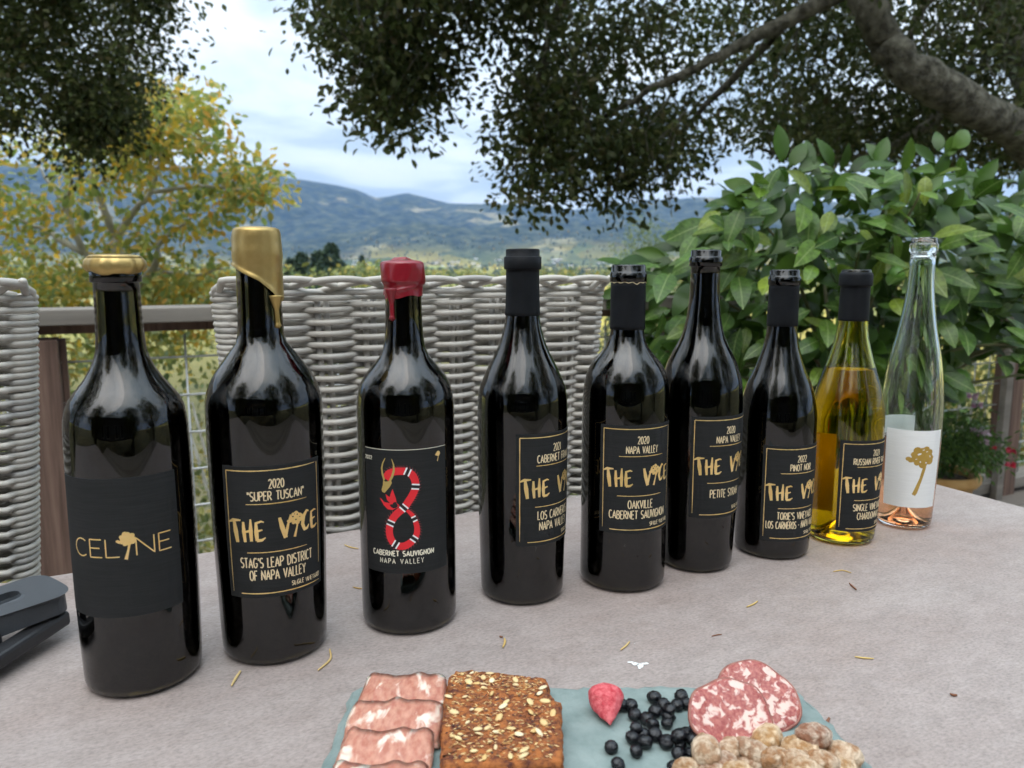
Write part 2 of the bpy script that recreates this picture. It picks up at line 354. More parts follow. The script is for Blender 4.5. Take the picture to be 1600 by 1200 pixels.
def limb(mb, pts, r0, r1, n=10, wob=.0):
    pts = [Vector(p) for p in pts]; out = []
    for i in range(len(pts)-1):
        p0 = pts[max(i-1,0)]; p1, p2 = pts[i], pts[i+1]; p3 = pts[min(i+2, len(pts)-1)]
        for k in range(6):
            t = k/6; q = .5*((2*p1)+(p2-p0)*t+(2*p0-5*p1+4*p2-p3)*t*t+(3*p1-p0-3*p2+p3)*t**3)
            out.append(q + Vector([random.uniform(-1,1)*wob for _ in range(3)]))
    out.append(pts[-1]); k = len(out)
    rad = [(r0+(r1-r0)*i/(k-1))*(1+random.uniform(-.09,.09)) for i in range(k)]
    mb.tube(out, rad, n); return out

# ---- big live oak: trunk right of the terrace, limbs reaching over it
oak = empty('oak_tree', (4.9, 5.6, terrain_z(4.9, 5.6)))
tag(oak, 'large dark live oak with a thick mossy limb arching above the lemon bush', 'tree')
inv = oak.location
def rel(p): return Vector(p) - inv
mb = MB(); limb(mb, [rel((4.9,5.6,terrain_z(4.9,5.6)-.3)), rel((4.7,5.5,.3)), rel((4.35,5.4,1.4)), rel(at(1660,270,5.3))], .42, .30, 14, .015); mb.build('trunk', M['bark'], oak, True)
mb = MB(); limb(mb, [rel(at(1670,290,5.3)), rel(at(1590,205,4.9)), rel(at(1500,155,4.6)), rel(at(1420,105,4.5)), rel(at(1375,50,4.5)), rel(at(1335,-30,4.5)), rel(at(1240,-130,4.6)), rel(at(1050,-220,4.8)), rel(at(800,-270,4.7))], .122, .06, 18, .018); mb.build('limb', M['bark'], oak, True)
mb = MB(); limb(mb, [rel(at(1660,270,5.4)), rel(at(1640,160,5.6)), rel(at(1590,60,5.8)), rel(at(1540,-40,6)), rel(at(1450,-200,6))], .2, .1, 12, .01); mb.build('limb', M['bark'], oak, True)
for pts, r0 in (([(1335,-20,4.6),(1210,40,4.55),(1110,95,4.55),(1010,145,4.7),(930,190,4.9)], .05), ([(1230,30,5),(1150,120,5.2),(1060,210,5.3),(1000,270,5.3)], .035), ([(1500,150,5.1),(1400,230,5.3),(1280,250,5.5),(1180,230,5.6)], .045),
                ([(1000,-240,4.8),(900,-60,4.9),(850,100,5),(830,220,5),(840,290,5)], .04), ([(830,-270,4.7),(680,-140,4.7),(620,0,4.7),(605,110,4.7),(630,190,4.7)], .035), ([(1560,20,5.8),(1480,-20,5.6),(1420,60,5.5),(1440,160,5.6)], .05)):
    mb = MB(); limb(mb, [rel(at(*p)) for p in pts], r0, .008, 7, .012); mb.build('limb', M['bark'], oak, True)
OAK_POLYS = [  # outline of each mass of leaves as sight lines, with its depth range and number of sprays
    ([(790,-60),(900,-60),(925,30),(1000,0),(1120,-60),(1350,-80),(1650,-80),(1680,200),(1650,300),(1560,250),(1440,215),(1330,235),(1230,235),(1150,200),(1080,235),(1010,215),(940,230),(880,220),(830,180),(800,110),(850,60)], 330, 4.75, 6.6),
    ([(800,120),(860,90),(930,150),(930,230),(900,290),(850,325),(800,300),(785,240)], 62, 4.4, 5.4),
    ([(930,200),(1060,190),(1080,270),(1010,310),(960,325),(925,270)], 40, 4.6, 5.6),
    ([(1150,170),(1560,170),(1640,260),(1500,270),(1400,245),(1300,250),(1200,225)], 80, 5.0, 6.6),
    ([(700,-60),(840,-60),(860,30),(800,75),(745,50),(715,10)], 34, 4.4, 5.2),
    ([(485,-60),(715,-60),(690,10),(668,60),(665,110),(640,150),(625,180),(590,180),(560,150),(530,100),(500,60)], 100, 4.3, 5.2),
    ([(555,150),(640,150),(655,200),(600,195)], 12, 4.4, 5.0), ([(665,60),(705,70),(690,140),(665,160)], 8, 4.4, 5.0),
    ([(850,-330),(1700,-330),(1700,-80),(500,-60),(500,-250)], 260, 3.6, 6.5)]
cs = []
for poly, k, y0, y1 in OAK_POLYS: cs += poly_points(poly, k, y0, y1)
P, T = sprays([rel(p) for p in cs], 58, .10, .8)
tag(leaf_cloud('crown', P, M['oak_leaf'], oak, .05, T, .8, 'hex', .58), kind='stuff')
c = np.stack([rng.uniform(-4,5,230), rng.uniform(2.4,5,230), rng.uniform(3.4,5.2,230)], 1); P, T = sprays([rel(p) for p in c], 60, .17, .7)
tag(leaf_cloud('crown', P, M['oak_leaf'], oak, .085, T, .8, aspect=.6), kind='stuff')
mb = MB()
for p in cs[::2]:
    a = rel(p); mb.tube([a+Vector((random.uniform(-.2,.2), random.uniform(-.1,.1), .28)), a+Vector((0,0,.08)), a+Vector((random.uniform(-.1,.1),0,-.16))], [.006,.004,.002], 4, cap=False)
tag(mb.build('twigs', M['bark'], oak), kind='stuff')

# ---- second oak, left of the terrace
oak2 = empty('oak_tree', (-7.6, 7.2, terrain_z(-7.6, 7.2))); inv = oak2.location
tag(oak2, 'dense dark green oak hanging in front of the yellow autumn tree', 'tree')
mb = MB(); limb(mb, [rel((-7.6,7.2,terrain_z(-7.6,7.2)-.3)), rel((-7.4,7.1,0)), rel((-7,7,2.2)), rel((-6.2,6.8,4))], .3, .16, 12, .02); mb.build('trunk', M['bark'], oak2, True)
for pts in ([(-400,-120,7),(-150,-20,6.8),(0,60,6.6),(110,150,6.4),(140,230,6.4)], [(-400,-120,7),(-100,-120,6.8),(120,-40,6.5),(230,40,6.4)]):
    mb = MB(); limb(mb, [rel(at(*p)) for p in pts], .09, .012, 8, .015); mb.build('limb', M['bark'], oak2, True)
cs = []
for poly, k, y0, y1 in (([(-260,-200),(235,-200),(235,0),(235,45),(258,70),(250,110),(222,150),(200,175),(160,190),(145,235),(125,240),(110,190),(60,190),(0,200),(-260,230)], 400, 5.6, 7.2),
                        ([(200,-40),(262,-40),(262,0),(235,25)], 14, 5.8, 6.6), ([(120,170),(190,165),(160,225),(135,250)], 26, 5.8, 6.4)):
    cs += poly_points(poly, k, y0, y1)
P, T = sprays([rel(p) for p in cs], 78, .115, .8)
tag(leaf_cloud('crown', P, M['oak_leaf'], oak2, .055, T, .8, aspect=.6), kind='stuff')

# ---- trees behind the photographer (mirrored in the glass)
for (x, y, h, r_, lab) in ((-6.6,-.6,10.5,2.9,'tall round oak standing left of the terrace'), (7.0,-1.6,10.5,2.9,'tall round oak standing right of the terrace'), (-4.8,-6.6,9.0,2.6,'round oak behind the terrace left of the house'), (4.6,-6.2,9.0,2.7,'round oak behind the terrace right of the house'), (-.6,-14.5,11.5,4.2,'broad oak rising behind the house')):
    g = empty('oak_tree', (x, y, -.8)); inv = g.location; tag(g, lab, 'tree')
    mb = MB(); limb(mb, [(0,0,-.2),(.1,.1,h*.3),(-.1,.2,h*.6),(0,0,h*.85)], .3, .08, 10, .02); mb.build('trunk', M['bark'], g, True)
    k = 300; c = rng.normal(size=(k,3)); c /= np.linalg.norm(c, axis=1)[:,None]; c *= (rng.random((k,1))**.4)*[r_, r_, h*.46]; c += [0,0,h*.54]
    P, T = sprays(c, 40, .28, .8); tag(leaf_cloud('crown', P, M['oak_leaf'], g, .17, T, .8, aspect=.6), kind='stuff')

# ---- yellow autumn tree beyond the railing
yt = empty('autumn_tree', (-5.2, 8.6, terrain_z(-5.2, 8.6))); inv = yt.location
tag(yt, 'autumn tree with yellow and olive leaves and pale forking branches beyond the railing', 'tree')
mb = MB(); limb(mb, [rel((-5.2,8.6,terrain_z(-5.2,8.6)-.2)), rel(at(185,600,8.6)), rel(at(186,470,8.5)), rel(at(182,372,8.5))], .14, .055, 10, .012); mb.build('trunk', M['bark_pale'], yt, True)
for pts, r0 in (([(182,372,8.5),(160,320,8.4),(145,270,8.4),(150,200,8.3)], .04), ([(182,372,8.5),(210,330,8.4),(235,300,8.4),(260,230,8.3),(300,180,8.3)], .035), ([(235,300,8.4),(320,292,8.3),(380,295,8.2),(435,285,8.2)], .02),
                ([(186,480,8.5),(240,420,8.3),(250,380,8.2),(300,340,8.2)], .045), ([(184,440,8.5),(130,390,8.4),(100,320,8.4),(60,260,8.4)], .045), ([(130,395,8.4),(70,360,8.5),(20,340,8.5),(-80,300,8.5)], .03),
                ([(260,230,8.3),(290,215,8.3),(330,225,8.2)], .012), ([(240,420,8.3),(300,430,8.3),(350,420,8.3)], .02), ([(100,330,8.4),(110,280,8.3),(90,240,8.3)], .02)):
    mb = MB(); limb(mb, [rel(at(*p)) for p in pts], r0*1.25, .009, 7, .012); mb.build('branch', M['bark_pale'], yt, True)
cs = []
for poly, k in (([(-250,190),(0,180),(90,230),(170,200),(215,150),(255,145),(275,170),(260,230),(290,260),(330,270),(340,330),(352,420),(345,470),(-250,500)], 165), ([(250,170),(300,165),(342,160),(335,180),(270,185)], 9),
                ([(300,210),(340,225),(340,238),(320,232)], 5), ([(330,270),(380,285),(420,262),(445,285),(425,300),(380,312),(340,300)], 15), ([(-250,440),(345,440),(345,560),(-250,600)], 90), ([(200,150),(260,145),(270,230),(200,260)], 26)):
    cs += poly_points(poly, k, 7.6, 9.4)
P, T = sprays([rel(p) for p in cs], 44, .14, .85)
tag(leaf_cloud('crown', P, M['yellow_leaf'], yt, .095, T, .9, 'hex', .6), kind='stuff')

# ---- shrubs on the slope below the railing
SHR = [(-3.4,5.6,.5,1.1,1.2,'low olive and yellow shrub close behind the left railing post'), (-1.9,5.8,.35,1.2,1.25,'yellow green shrub behind the wire mesh between the two left bottles'), (-4.9,6.6,.2,1.4,1.5,'broad shrub on the slope left of the railing post'),
       (-.4,6.4,-.2,1.3,1.3,'green shrub on the slope hidden mostly by the wicker chair'), (1.3,5.4,.1,1.1,1.0,'pale green shrub behind the railing between chair and lemon bush'), (3.0,6.2,.2,1.4,1.3,'dark shrub behind the wire mesh and the flower pot'), (4.3,6.4,.2,1.3,1.4,'leafy shrub under the oak behind the right railing post'), (2.2,4.6,-.2,.8,.8,'small shrub behind the railing below the lemon bush')]
for i, (x, y, zt, rx, rz, lab) in enumerate(SHR):
    g0 = terrain_z(x, y); g = empty('shrub', (x, y, g0)); tag(g, lab, 'shrub', 'shrubs on the slope'); hh = zt + .4 - g0
    c = rng.normal(size=(120,3)); c /= np.linalg.norm(c, axis=1)[:,None]; c *= (rng.random((120,1))**.35)*[rx, rx*.8, hh*.55]; c += [0,0,hh*.5]
    P, T = sprays(c, 34, .17, .8); tag(leaf_cloud('foliage', P, M['shrub_leaf' if i < 3 else 'pot_leaf' if i in (4,7) else 'shrub_leaf'], g, .065, T, .9, 'hex', .55), kind='stuff')
    mb = MB()
    for k in range(5):
        a = random.uniform(0, 6.28); mb.tube([(0,0,-.1), (math.cos(a)*rx*.3, math.sin(a)*rx*.3, hh*.4), (math.cos(a)*rx*.6, math.sin(a)*rx*.5, hh*.8)], [.03,.02,.006], 6)
    mb.build('stem', M['bark_pale'], g, True)
# olive tree farther down the slope
x, y = 2.45, 13.5; g0 = terrain_z(x, y); g = empty('olive_tree', (x, y, g0)); inv = g.location
tag(g, 'small pale green tree beyond the railing above the middle bottle necks', 'tree')
mb = MB(); limb(mb, [(0,0,-.2),(.05,0,2.5),(-.05,.1,4.5),(0,0,6)], .1, .03, 8, .02); mb.build('trunk', M['bark_pale'], g, True)
cs = poly_points([(985,375),(1000,352),(1020,345),(1045,362),(1060,395),(1060,520),(960,520),(968,410)], 120, 12.9, 14.1)
P, T = sprays([rel(p) for p in cs], 40, .13, .9); tag(leaf_cloud('crown', P, M['olive_leaf'], g, .06, T, .9, aspect=.4), kind='stuff')

# ---- conifers below the terrace
M['needle'] = leaf_mat('needle', [(.022,.045,.025),(.03,.06,.03),(.045,.075,.035),(.018,.035,.02)], .7, .1)
CON = [(516,380,150,6.8,'tallest dark conifer of the group beyond the wicker chair'),(497,391,158,6.2,'dark conifer just left of the tallest one beyond the wicker chair'),(471,393,165,5.9,'slim dark conifer beside the gold waxed bottle top'),(455,403,172,5.4,'short dark conifer touching the gold waxed bottle top'),(535,412,170,5.4,'low dark conifer right of the tallest one beyond the chair'),(565,398,420,5.9,'lone small conifer standing among the valley houses'),(985,420,150,5.9,'dark conifer beyond the railing left of the lemon bush')]
for (x, y, Y, rr, lab) in CON:
    top = at(x, y, Y); gz = terrain_z(top.x, Y); H = top.z - gz; g = empty('conifer', (top.x, Y, gz)); tag(g, lab, 'conifer', 'conifers below the terrace')
    MB().tube([(0,0,-.5),(0,0,H*.6),(0,0,H)], [.35,.2,.03], 7).build('trunk', M['bark'], g)
    k = 4200; t = rng.random(k)**.8; a = rng.random(k)*6.283; r_ = (1-t)**.72*rr*(.35+.65*rng.random(k)**.5)*(1+.25*np.sin(t*40+a*2))
    P = np.stack([r_*np.cos(a), r_*np.sin(a), H*(.1+.9*t)], 1); T = np.stack([np.cos(a), np.sin(a), -.4+0*a], 1)*1.5
    tag(leaf_cloud('crown', P, M['needle'], g, 1.0, T, .5, aspect=.4), kind='stuff')

# ---- far woods and villages in the valley
def blob_mesh(name, cen, rad, tall):
    ph = (1+5**.5)/2
    iv = np.array([(-1,ph,0),(1,ph,0),(-1,-ph,0),(1,-ph,0),(0,-1,ph),(0,1,ph),(0,-1,-ph),(0,1,-ph),(ph,0,-1),(ph,0,1),(-ph,0,-1),(-ph,0,1)], float)/1.9
    fi = np.array([(0,11,5),(0,5,1),(0,1,7),(0,7,10),(0,10,11),(1,5,9),(5,11,4),(11,10,2),(10,7,6),(7,1,8),(3,9,4),(3,4,2),(3,2,6),(3,6,8),(3,8,9),(4,9,5),(2,4,11),(6,2,10),(8,6,7),(9,8,1)])
    n = len(cen); v = iv[None]*rad[:,None,None]*(1+.35*rng.normal(size=(n,12,1))*.5); v[:,:,2] *= tall[:,None]
    v += cen[:,None]; f = fi[None] + (np.arange(n)*12)[:,None,None]; return np_mesh(name, v.reshape(-1,3), f.reshape(-1,3))
M['far_tree'] = pm('far_tree', (.04,.06,.03), .9, island=[(.025,.045,.025),(.05,.07,.03),(.03,.05,.03),(.13,.13,.05),(.04,.06,.035),(.3,.22,.05),(.03,.045,.025)], spec=.1)
cen = []; rad = []; tall = []
while len(cen) < 5200:
    d = 1400*(5.4/1.4)**(random.random()**.75); th = R(random.uniform(-42, 42)); X, Y = d*math.sin(th), d*math.cos(th)
    if mnoise.noise((X/330, Y/420, 3)) + .12*random.gauss(0,1) < .05 and d < 4600: continue
    r_ = random.uniform(3.5, 7.5); tl = random.choice((1, 1.2, 1.9)); cen.append((X, Y, terrain_z(X, Y)+r_*.6*tl)); rad.append(r_); tall.append(tl)
tag(link('valley_woods', blob_mesh('valley_woods', np.array(cen), np.array(rad), np.array(tall)), M['far_tree']), 'scattered far trees on the valley floor and the lower slopes', 'woods', kind='stuff')
cs = []
for k in range(95):
    Y = random.uniform(90, 330); x = random.uniform(-40, 1700); top = random.uniform(414, 436)
    p = at(x, top, Y); cs += [p + Vector((random.gauss(0,2.2), random.gauss(0,2), -abs(random.gauss(0,2.6)))) for _ in range(22)]
P, T = sprays(cs, 14, .55, .8); tag(leaf_cloud('near_woods', P, M['shrub_leaf'], None, .75, T, .9, 'hex', .6), 'olive green treetops on the slope just above the wicker chair back', 'woods', kind='stuff')
M['house_wall'] = pm('house_wall', (.8,.8,.78), .8, rand=[(.85,.85,.83),(.7,.66,.6),(.82,.8,.77)])
M['house_roof'] = pm('house_roof', (.3,.26,.24), .8, rand=[(.42,.4,.38),(.3,.2,.16),(.6,.58,.56)])
M['pane'] = pm('pane', (.03,.035,.04), .1)
hp = None
for k in range(34):
    x = random.choice((random.uniform(540, 800), random.uniform(540, 1000), random.uniform(860, 960))); y = random.uniform(406, 417)
    d = ray(x, y); best = None
    for Y in range(1500, 5000, 25):
        p = at(x, y, Y)
        if p.z <= terrain_z(p.x, Y): best = (p.x, Y); break
    if not best: best = (at(x, y, 3600).x, 3600)
    X, Y = best; h = empty('valley_house', (X, Y, terrain_z(X, Y)), random.uniform(0, 3)); s = random.uniform(18, 36)
    tag(h, 'tiny pale house among trees on the far valley floor', 'house', 'houses on the far valley floor')
    MB().box((0,0,2), (s, s*.6, 6)).build('wall', M['house_wall'], h)
    q = s*.36; MB().add([(-s/2-.5,-q,5),(s/2+.5,-q,5),(s/2+.5,q,5),(-s/2-.5,q,5),(-s/2-.5,0,8.2),(s/2+.5,0,8.2)], [(0,1,5,4),(2,3,4,5),(0,4,3),(1,2,5),(0,3,2,1)]).build('roof', M['house_roof'], h)

# ---- the house behind the terrace (mirrored in the bottles)
hs = empty('house', (0, -9.6, -.1)); tag(hs, 'dark grey house wall with white framed glass doors behind the terrace', 'house')
M['siding'] = pm('siding', (.06,.062,.066), .8, var=(.075,.077,.08), scale=3)
M['white_trim'] = pm('white_trim', (.3,.3,.3), .6)
MB().box((0,-.2,2.4), (17,.3,4.9)).build('wall', M['siding'], hs)
MB().add([(-9,.7,4.8),(9,.7,4.8),(9,-2.6,6.0),(-9,-2.6,6.0),(-9,.7,4.95),(9,.7,4.95),(9,-2.6,6.15),(-9,-2.6,6.15)], [(3,2,1,0),(4,5,6,7),(0,1,5,4),(1,2,6,5),(2,3,7,6),(3,0,4,7)]).build('roof', M['house_roof'], hs)
for x in (-6.2, -3.4, -1.6, 1.1, 2.9, 5.8):
    f = MB().box((x,-.02,1.2), (1.0,.08,2.2)).build('door', M['white_trim'], hs); MB().box((x,.03,1.2), (.84,.03,2.04)).build('pane', M['pane'], f)

# ---- deck and railing
dk = MB().box((0,0,-.12), (9.2, 7.0, .1)).build('deck', M['deck'], None, loc=un(.6,-1.08), bevel=0); dk.rotation_euler.z = PA; tag(dk, kind='structure')
bm_ = MB().box((0,0,0), (9.2,.136,.036)); me = None
for k in range(50):
    y = -3.42 + k*.14
    if me is None: o = bm_.build('board', M['deck'], dk); me = o.data
    else: o = link('board', me, M['deck'], dk)
    o.location = (0, y, -.048 + random.uniform(-.001,.001))
NR = 2.18
rl = empty('deck_railing', un(1.76, NR), PA); tag(rl, 'weathered wooden deck railing with brown posts and galvanised wire mesh', 'railing')
RZ = .945; L0, L1 = -4.2, 4.6
MB().box(((L0+L1)/2, 0, RZ-.019), (L1-L0, .14, .038)).build('top_rail', M['rail_wood'], rl, bevel=.003)
MB().box(((L0+L1)/2, .02, RZ-.038-.0125), (L1-L0, .06, .024)).build('sub_rail', M['post_wood'], rl, bevel=.002)
MB().box(((L0+L1)/2, 0, .02), (L1-L0, .09, .05)).build('bottom_rail', M['rail_wood'], rl, bevel=.003)
for x in (-3.92, -1.96, 0, 1.96, 3.92):
    MB().box((x, -.005, (RZ-.07)/2-.05), (.089, .089, RZ-.075+.1)).build('post', M['post_wood'], rl, bevel=.004)
    for s in (-1, 1): MB().box((x+s*.052, .02, .46), (.012, .03, .82)).build('mesh_strip', M['post_wood'], rl)
for x in (1.88, -.08): MB().box((x-.045, -.066, .42), (.05, .03, .94)).build('upright_batten', M['rail_wood'], rl, bevel=.002) if x > 1 else None
hw = None; zs = [.10+.1016*k for k in range(8)]
for z in zs:
    if hw is None: o = MB().tube([(L0,0,0),(L1,0,0)], .0030, 6).build('wire', M['wire'], rl, True); hw = o.data
    else: o = link('wire', hw, M['wire'], rl)
    o.location = (0, .012, z)
vw = None
for k in range(int((L1-L0)/.1016)):
    if vw is None: o = MB().tube([(0,0,.045),(0,0,.87)], .0030, 6).build('wire', M['wire'], rl, True); vw = o.data
    else: o = link('wire', vw, M['wire'], rl)
    o.location = (L0+.03+k*.1016, .0165, 0); o.rotation_euler.y = random.gauss(0,.004)
sa = at(957, 474, 2.55); sa.z = RZ
o = MB().lathe([(0,0),(0,.05),(.004,.055),(.022,.07),(.022,.066),(.008,.05),(.008,0)], 28).build('clay_saucer', M['terracotta_red'], None, True, loc=un(U.dot(sa), NR, RZ+.001))
tag(o, 'small orange clay saucer on the railing beside the chair back', 'saucer')

# ---- table
tb = empty('table', un(-.1, .352), PA); tag(tb, 'grey brown stone topped table carrying the row of wine bottles', 'table')
def table_mat():
    m, n, l, b = new_mat('table_top'); tcn = n.new('ShaderNodeTexCoord'); mp = n.new('ShaderNodeMapping'); l.new(tcn.outputs['Object'], mp.inputs[0]); mp.inputs['Scale'].default_value = (.55, 1, 1)
    def nz(scale, det, rough=.6, vec=None):
        t = n.new('ShaderNodeTexNoise'); t.inputs['Scale'].default_value = scale; t.inputs['Detail'].default_value = det; t.inputs['Roughness'].default_value = rough
        l.new(vec or mp.outputs[0], t.inputs['Vector']); return t.outputs['Fac']
    def ramp(src, pts):
        r = n.new('ShaderNodeValToRGB'); l.new(src, r.inputs[0]); e = r.color_ramp.elements
        e[0].position, e[0].color = pts[0][0], (*pts[0][1], 1); e[1].position, e[1].color = pts[-1][0], (*pts[-1][1], 1)
        for p, c in pts[1:-1]: q = e.new(p); q.color = (*c, 1)
        return r.outputs[0]
    def mixc(f, a, b_, mode='MIX'):
        mx = n.new('ShaderNodeMix'); mx.data_type = 'RGBA'; mx.blend_type = mode
        if isinstance(f, float): mx.inputs['Factor'].default_value = f
        else: l.new(f, mx.inputs['Factor'])
        l.new(a, mx.inputs['A']); l.new(b_, mx.inputs['B']); return mx.outputs['Result']
    base = ramp(nz(5.5, 7, .65), [(.3,(.285,.222,.196)),(.48,(.312,.258,.236)),(.7,(.333,.287,.266))])
    fine = ramp(nz(520, 3, .7), [(.3,(.74,.74,.74)),(.5,(1,1,1)),(.72,(1.2,1.2,1.2))])
    c = mixc(1.0, base, fine, 'MULTIPLY')
    mid = ramp(nz(60, 6, .7), [(.35,(.88,.87,.86)),(.65,(1.08,1.08,1.08))]); c = mixc(1.0, c, mid, 'MULTIPLY')
    stain = ramp(nz(3.1, 5), [(.62,(0,0,0)),(.72,(.55,.55,.55))]); sc = n.new('ShaderNodeRGB'); sc.outputs[0].default_value = (.23,.17,.148,1)
    c = mixc(stain, c, sc.outputs[0])
    vo = n.new('ShaderNodeTexVoronoi'); vo.inputs['Scale'].default_value = 55; l.new(tcn.outputs['Object'], vo.inputs['Vector'])
    cs_ = n.new('ShaderNodeSeparateColor'); l.new(vo.outputs['Color'], cs_.inputs[0])
    lt = n.new('ShaderNodeMath'); lt.operation = 'LESS_THAN'; l.new(vo.outputs['Distance'], lt.inputs[0])
    mu = n.new('ShaderNodeMath'); mu.operation = 'MULTIPLY'; l.new(cs_.outputs[0], mu.inputs[0]); mu.inputs[1].default_value = .07
    sb = n.new('ShaderNodeMath'); sb.operation = 'SUBTRACT'; l.new(mu.outputs[0], sb.inputs[0]); sb.inputs[1].default_value = .022; l.new(sb.outputs[0], lt.inputs[1])
    wc = ramp(cs_.outputs[1], [(.3,(.6,.58,.55)),(.7,(.45,.43,.4))]); c = mixc(lt.outputs[0], c, wc)
    l.new(c, b.inputs['Base Color']); b.inputs['Roughness'].default_value = .55; b.inputs['Specular IOR Level'].default_value = .45
    bp = n.new('ShaderNodeBump'); bp.inputs['Strength'].default_value = .18; bp.inputs['Distance'].default_value = .001; l.new(nz(420, 4), bp.inputs['Height']); l.new(bp.outputs[0], b.inputs['Normal'])
    return m
MB().box((0,0,ZT-.014), (2.214, 1.002, .028)).build('table_top', table_mat(), tb, bevel=.003)
M['table_leg'] = pm('table_leg', (.05,.047,.045), .6, var=(.07,.065,.06), scale=20)
MB().box((0,0,ZT-.068), (1.96, .78, .08)).build('apron', M['table_leg'], tb)
for sx_ in (-1,1):
    for sy_ in (-1,1): MB().box((sx_*.94, sy_*.36, (ZT-.108)/2), (.07,.07,ZT-.108)).build('leg', M['table_leg'], tb, bevel=.003)

# ---- wicker chairs
def chair(u0, n0, label):
    g = empty('wicker_chair', un(u0, n0), PA); tag(g, label, 'chair', 'wicker chairs along the far side of the table')
    H0 = .2685; TH = .040
    for k in range(8):
        for s in (-1, 1):
            f = -1+2*(k+1)/9; o = link('stake', STAKE, M['wicker'], g, True); o.location = (f*.236+s*.0052*1.05, 0, .44); o.rotation_euler = (0, f*.055, 0)
    for r_ in range(84):
        z = 1.011 - r_*.0070; hw_ = H0 - .07*(1.03-z)
        o = link('strand', ROWS[r_ % 2], M['wicker'], g, True); o.location = (0, 0, z+random.uniform(-.0009,.0009)); o.scale = (hw_/H0, 1, 1); o.rotation_euler = (0, random.gauss(0,.0016), 0)
    for k in range(10):                      # braided border
        x0 = -H0 + k*2*H0/9 - .06; x1 = x0 + .165; pts = []
        for i in range(15):
            t = i/14; x = x0+(x1-x0)*t; x = max(-H0+.004, min(H0-.004, x)); pts.append((x, .012-.030*math.sin(math.pi*t)**1.0 + .004*(k % 2), 1.0115+.0165*math.sin(math.pi*t)))
        MB().tube(pts, .0042, 8).build('border_strand', M['wicker'], g, True)
    for s in (-1, 1):
        MB().tube([(s*(H0-.034), -.010, 1.011),(s*(H0-.02), -.008, 1.022),(s*(H0-.006), .0, 1.023),(s*(H0+.001), .012, 1.016),(s*(H0-.001), .018, 1.002)], .0044, 8).build('border_strand', M['wicker'], g, True)
    MB().box((0,-.22,.40), (.50,.50,.09)).build('seat', M['wicker'], g, bevel=.02)
    for sx_ in (-1,1):
        for y in (-.44,.0): MB().tube([(sx_*.23,y,.40),(sx_*.24,y,0.002)], [.02,.017], 10).build('leg', M['wicker'], g, True)
    return g
def row_path(par):
    H0, TH, A = .2685, .050, .0120; pts = []
    n = 9*8
    for i in range(n+1):
        s = i/8; x = -H0+.016 + (2*H0-.032)*i/n; pts.append((x, -A*math.cos(math.pi*(s-1+par)) if 0 < i < n else 0, .0002*math.sin(i*.3+par)))
    for k in range(1, 8): a = -math.pi/2+math.pi*k/8; pts.append((H0-.016+.02*math.cos(a), TH/2+TH/2*math.sin(a), 0))
    for i in range(n//2+1):
        s = i*2/8; x = H0-.016-(2*H0-.032)*i/(n//2); pts.append((x, TH+A*math.cos(math.pi*(s+par))*(0 if i in (0,n//2) else 1), 0))
    for k in range(1, 8): a = math.pi/2+math.pi*k/8; pts.append((-H0+.016+.02*math.cos(a), TH/2+TH/2*math.sin(a), 0))
    return pts
def mesh_of(mb, name):
    me = bpy.data.meshes.new(name); me.from_pydata(mb.v, [], mb.f); me.update(); return me
ROWS = [mesh_of(MB().tube(row_path(p), .0037, 7, closed=True), 'strand') for p in (0, 1)]
STAKE = mesh_of(MB().tube([(0,0,0),(0,0,.562)], .0040, 7), 'stake')
NC = .955
pl = U.dot(at(340,450,.893)); pr = U.dot(at(948,450,1.134)); uc = (pl+pr)/2
chair(uc, NC, 'grey wicker chair with its whole woven back behind the middle bottles')
pe = U.dot(at(47,470,.812)); chair(pe-.2685, NC, 'grey wicker chair beside the brown railing post, only its back edge showing')

# ---- potted lemon bush
LX, LY = at(1310,600,2.62).x, 2.62
lt = empty('lemon_bush', (LX, LY, 0)); inv = lt.location; tag(lt, 'lush lemon bush with big glossy green leaves behind the right hand bottles', 'bush')
MB().lathe([(0,0),(0,.17),(.02,.175),(.36,.235),(.36,.25),(.40,.25),(.40,.22),(.34,.21),(.34,0)], 32).build('pot', M['terracotta_red'], lt, True)
def lemon_leaf_mesh(bend, fold, wd):
    v = []; f = []; n = 7
    prof = [0,.30,.46,.5,.43,.27,0]
    for i in range(n):
        t = i/(n-1); w = prof[i]*wd; z = -bend*t*t; v += [(t, -w, z+fold*w), (t, 0, z), (t, w, z+fold*w)]
    for i in range(n-1):
        a, b = i*3, i*3+3; f += [(a,a+1,b+1,b),(a+1,a+2,b+2,b+1)]
    v += [(-.14,0,.01)]; f.append((len(v)-1, 2, 0))
    return mesh_of(MB().add(v, f), 'leaf')
LM = [lemon_leaf_mesh(*q) for q in ((.18,.22,.46),(.35,.15,.5),(.08,.3,.42),(.5,.1,.48))]
for m_ in LM: m_.materials.append(M['lemon_leaf']); m_.polygons.foreach_set('use_smooth', [True]*len(m_.polygons))
LPOLY = [(985,470),(990,420),(1050,395),(1110,345),(1165,285),(1215,255),(1290,265),(1370,260),(1440,265),(1500,270),(1560,305),(1640,300),(1720,330),(1720,560),(1640,600),(1590,575),(1540,545),(1505,525),(1470,590),(1440,640),(1400,680),(1040,680),(1000,560)]
pts = poly_points(LPOLY, 2200, 2.22, 3.2)
cen_l = Vector((LX, LY+.1, .9)); recs = []
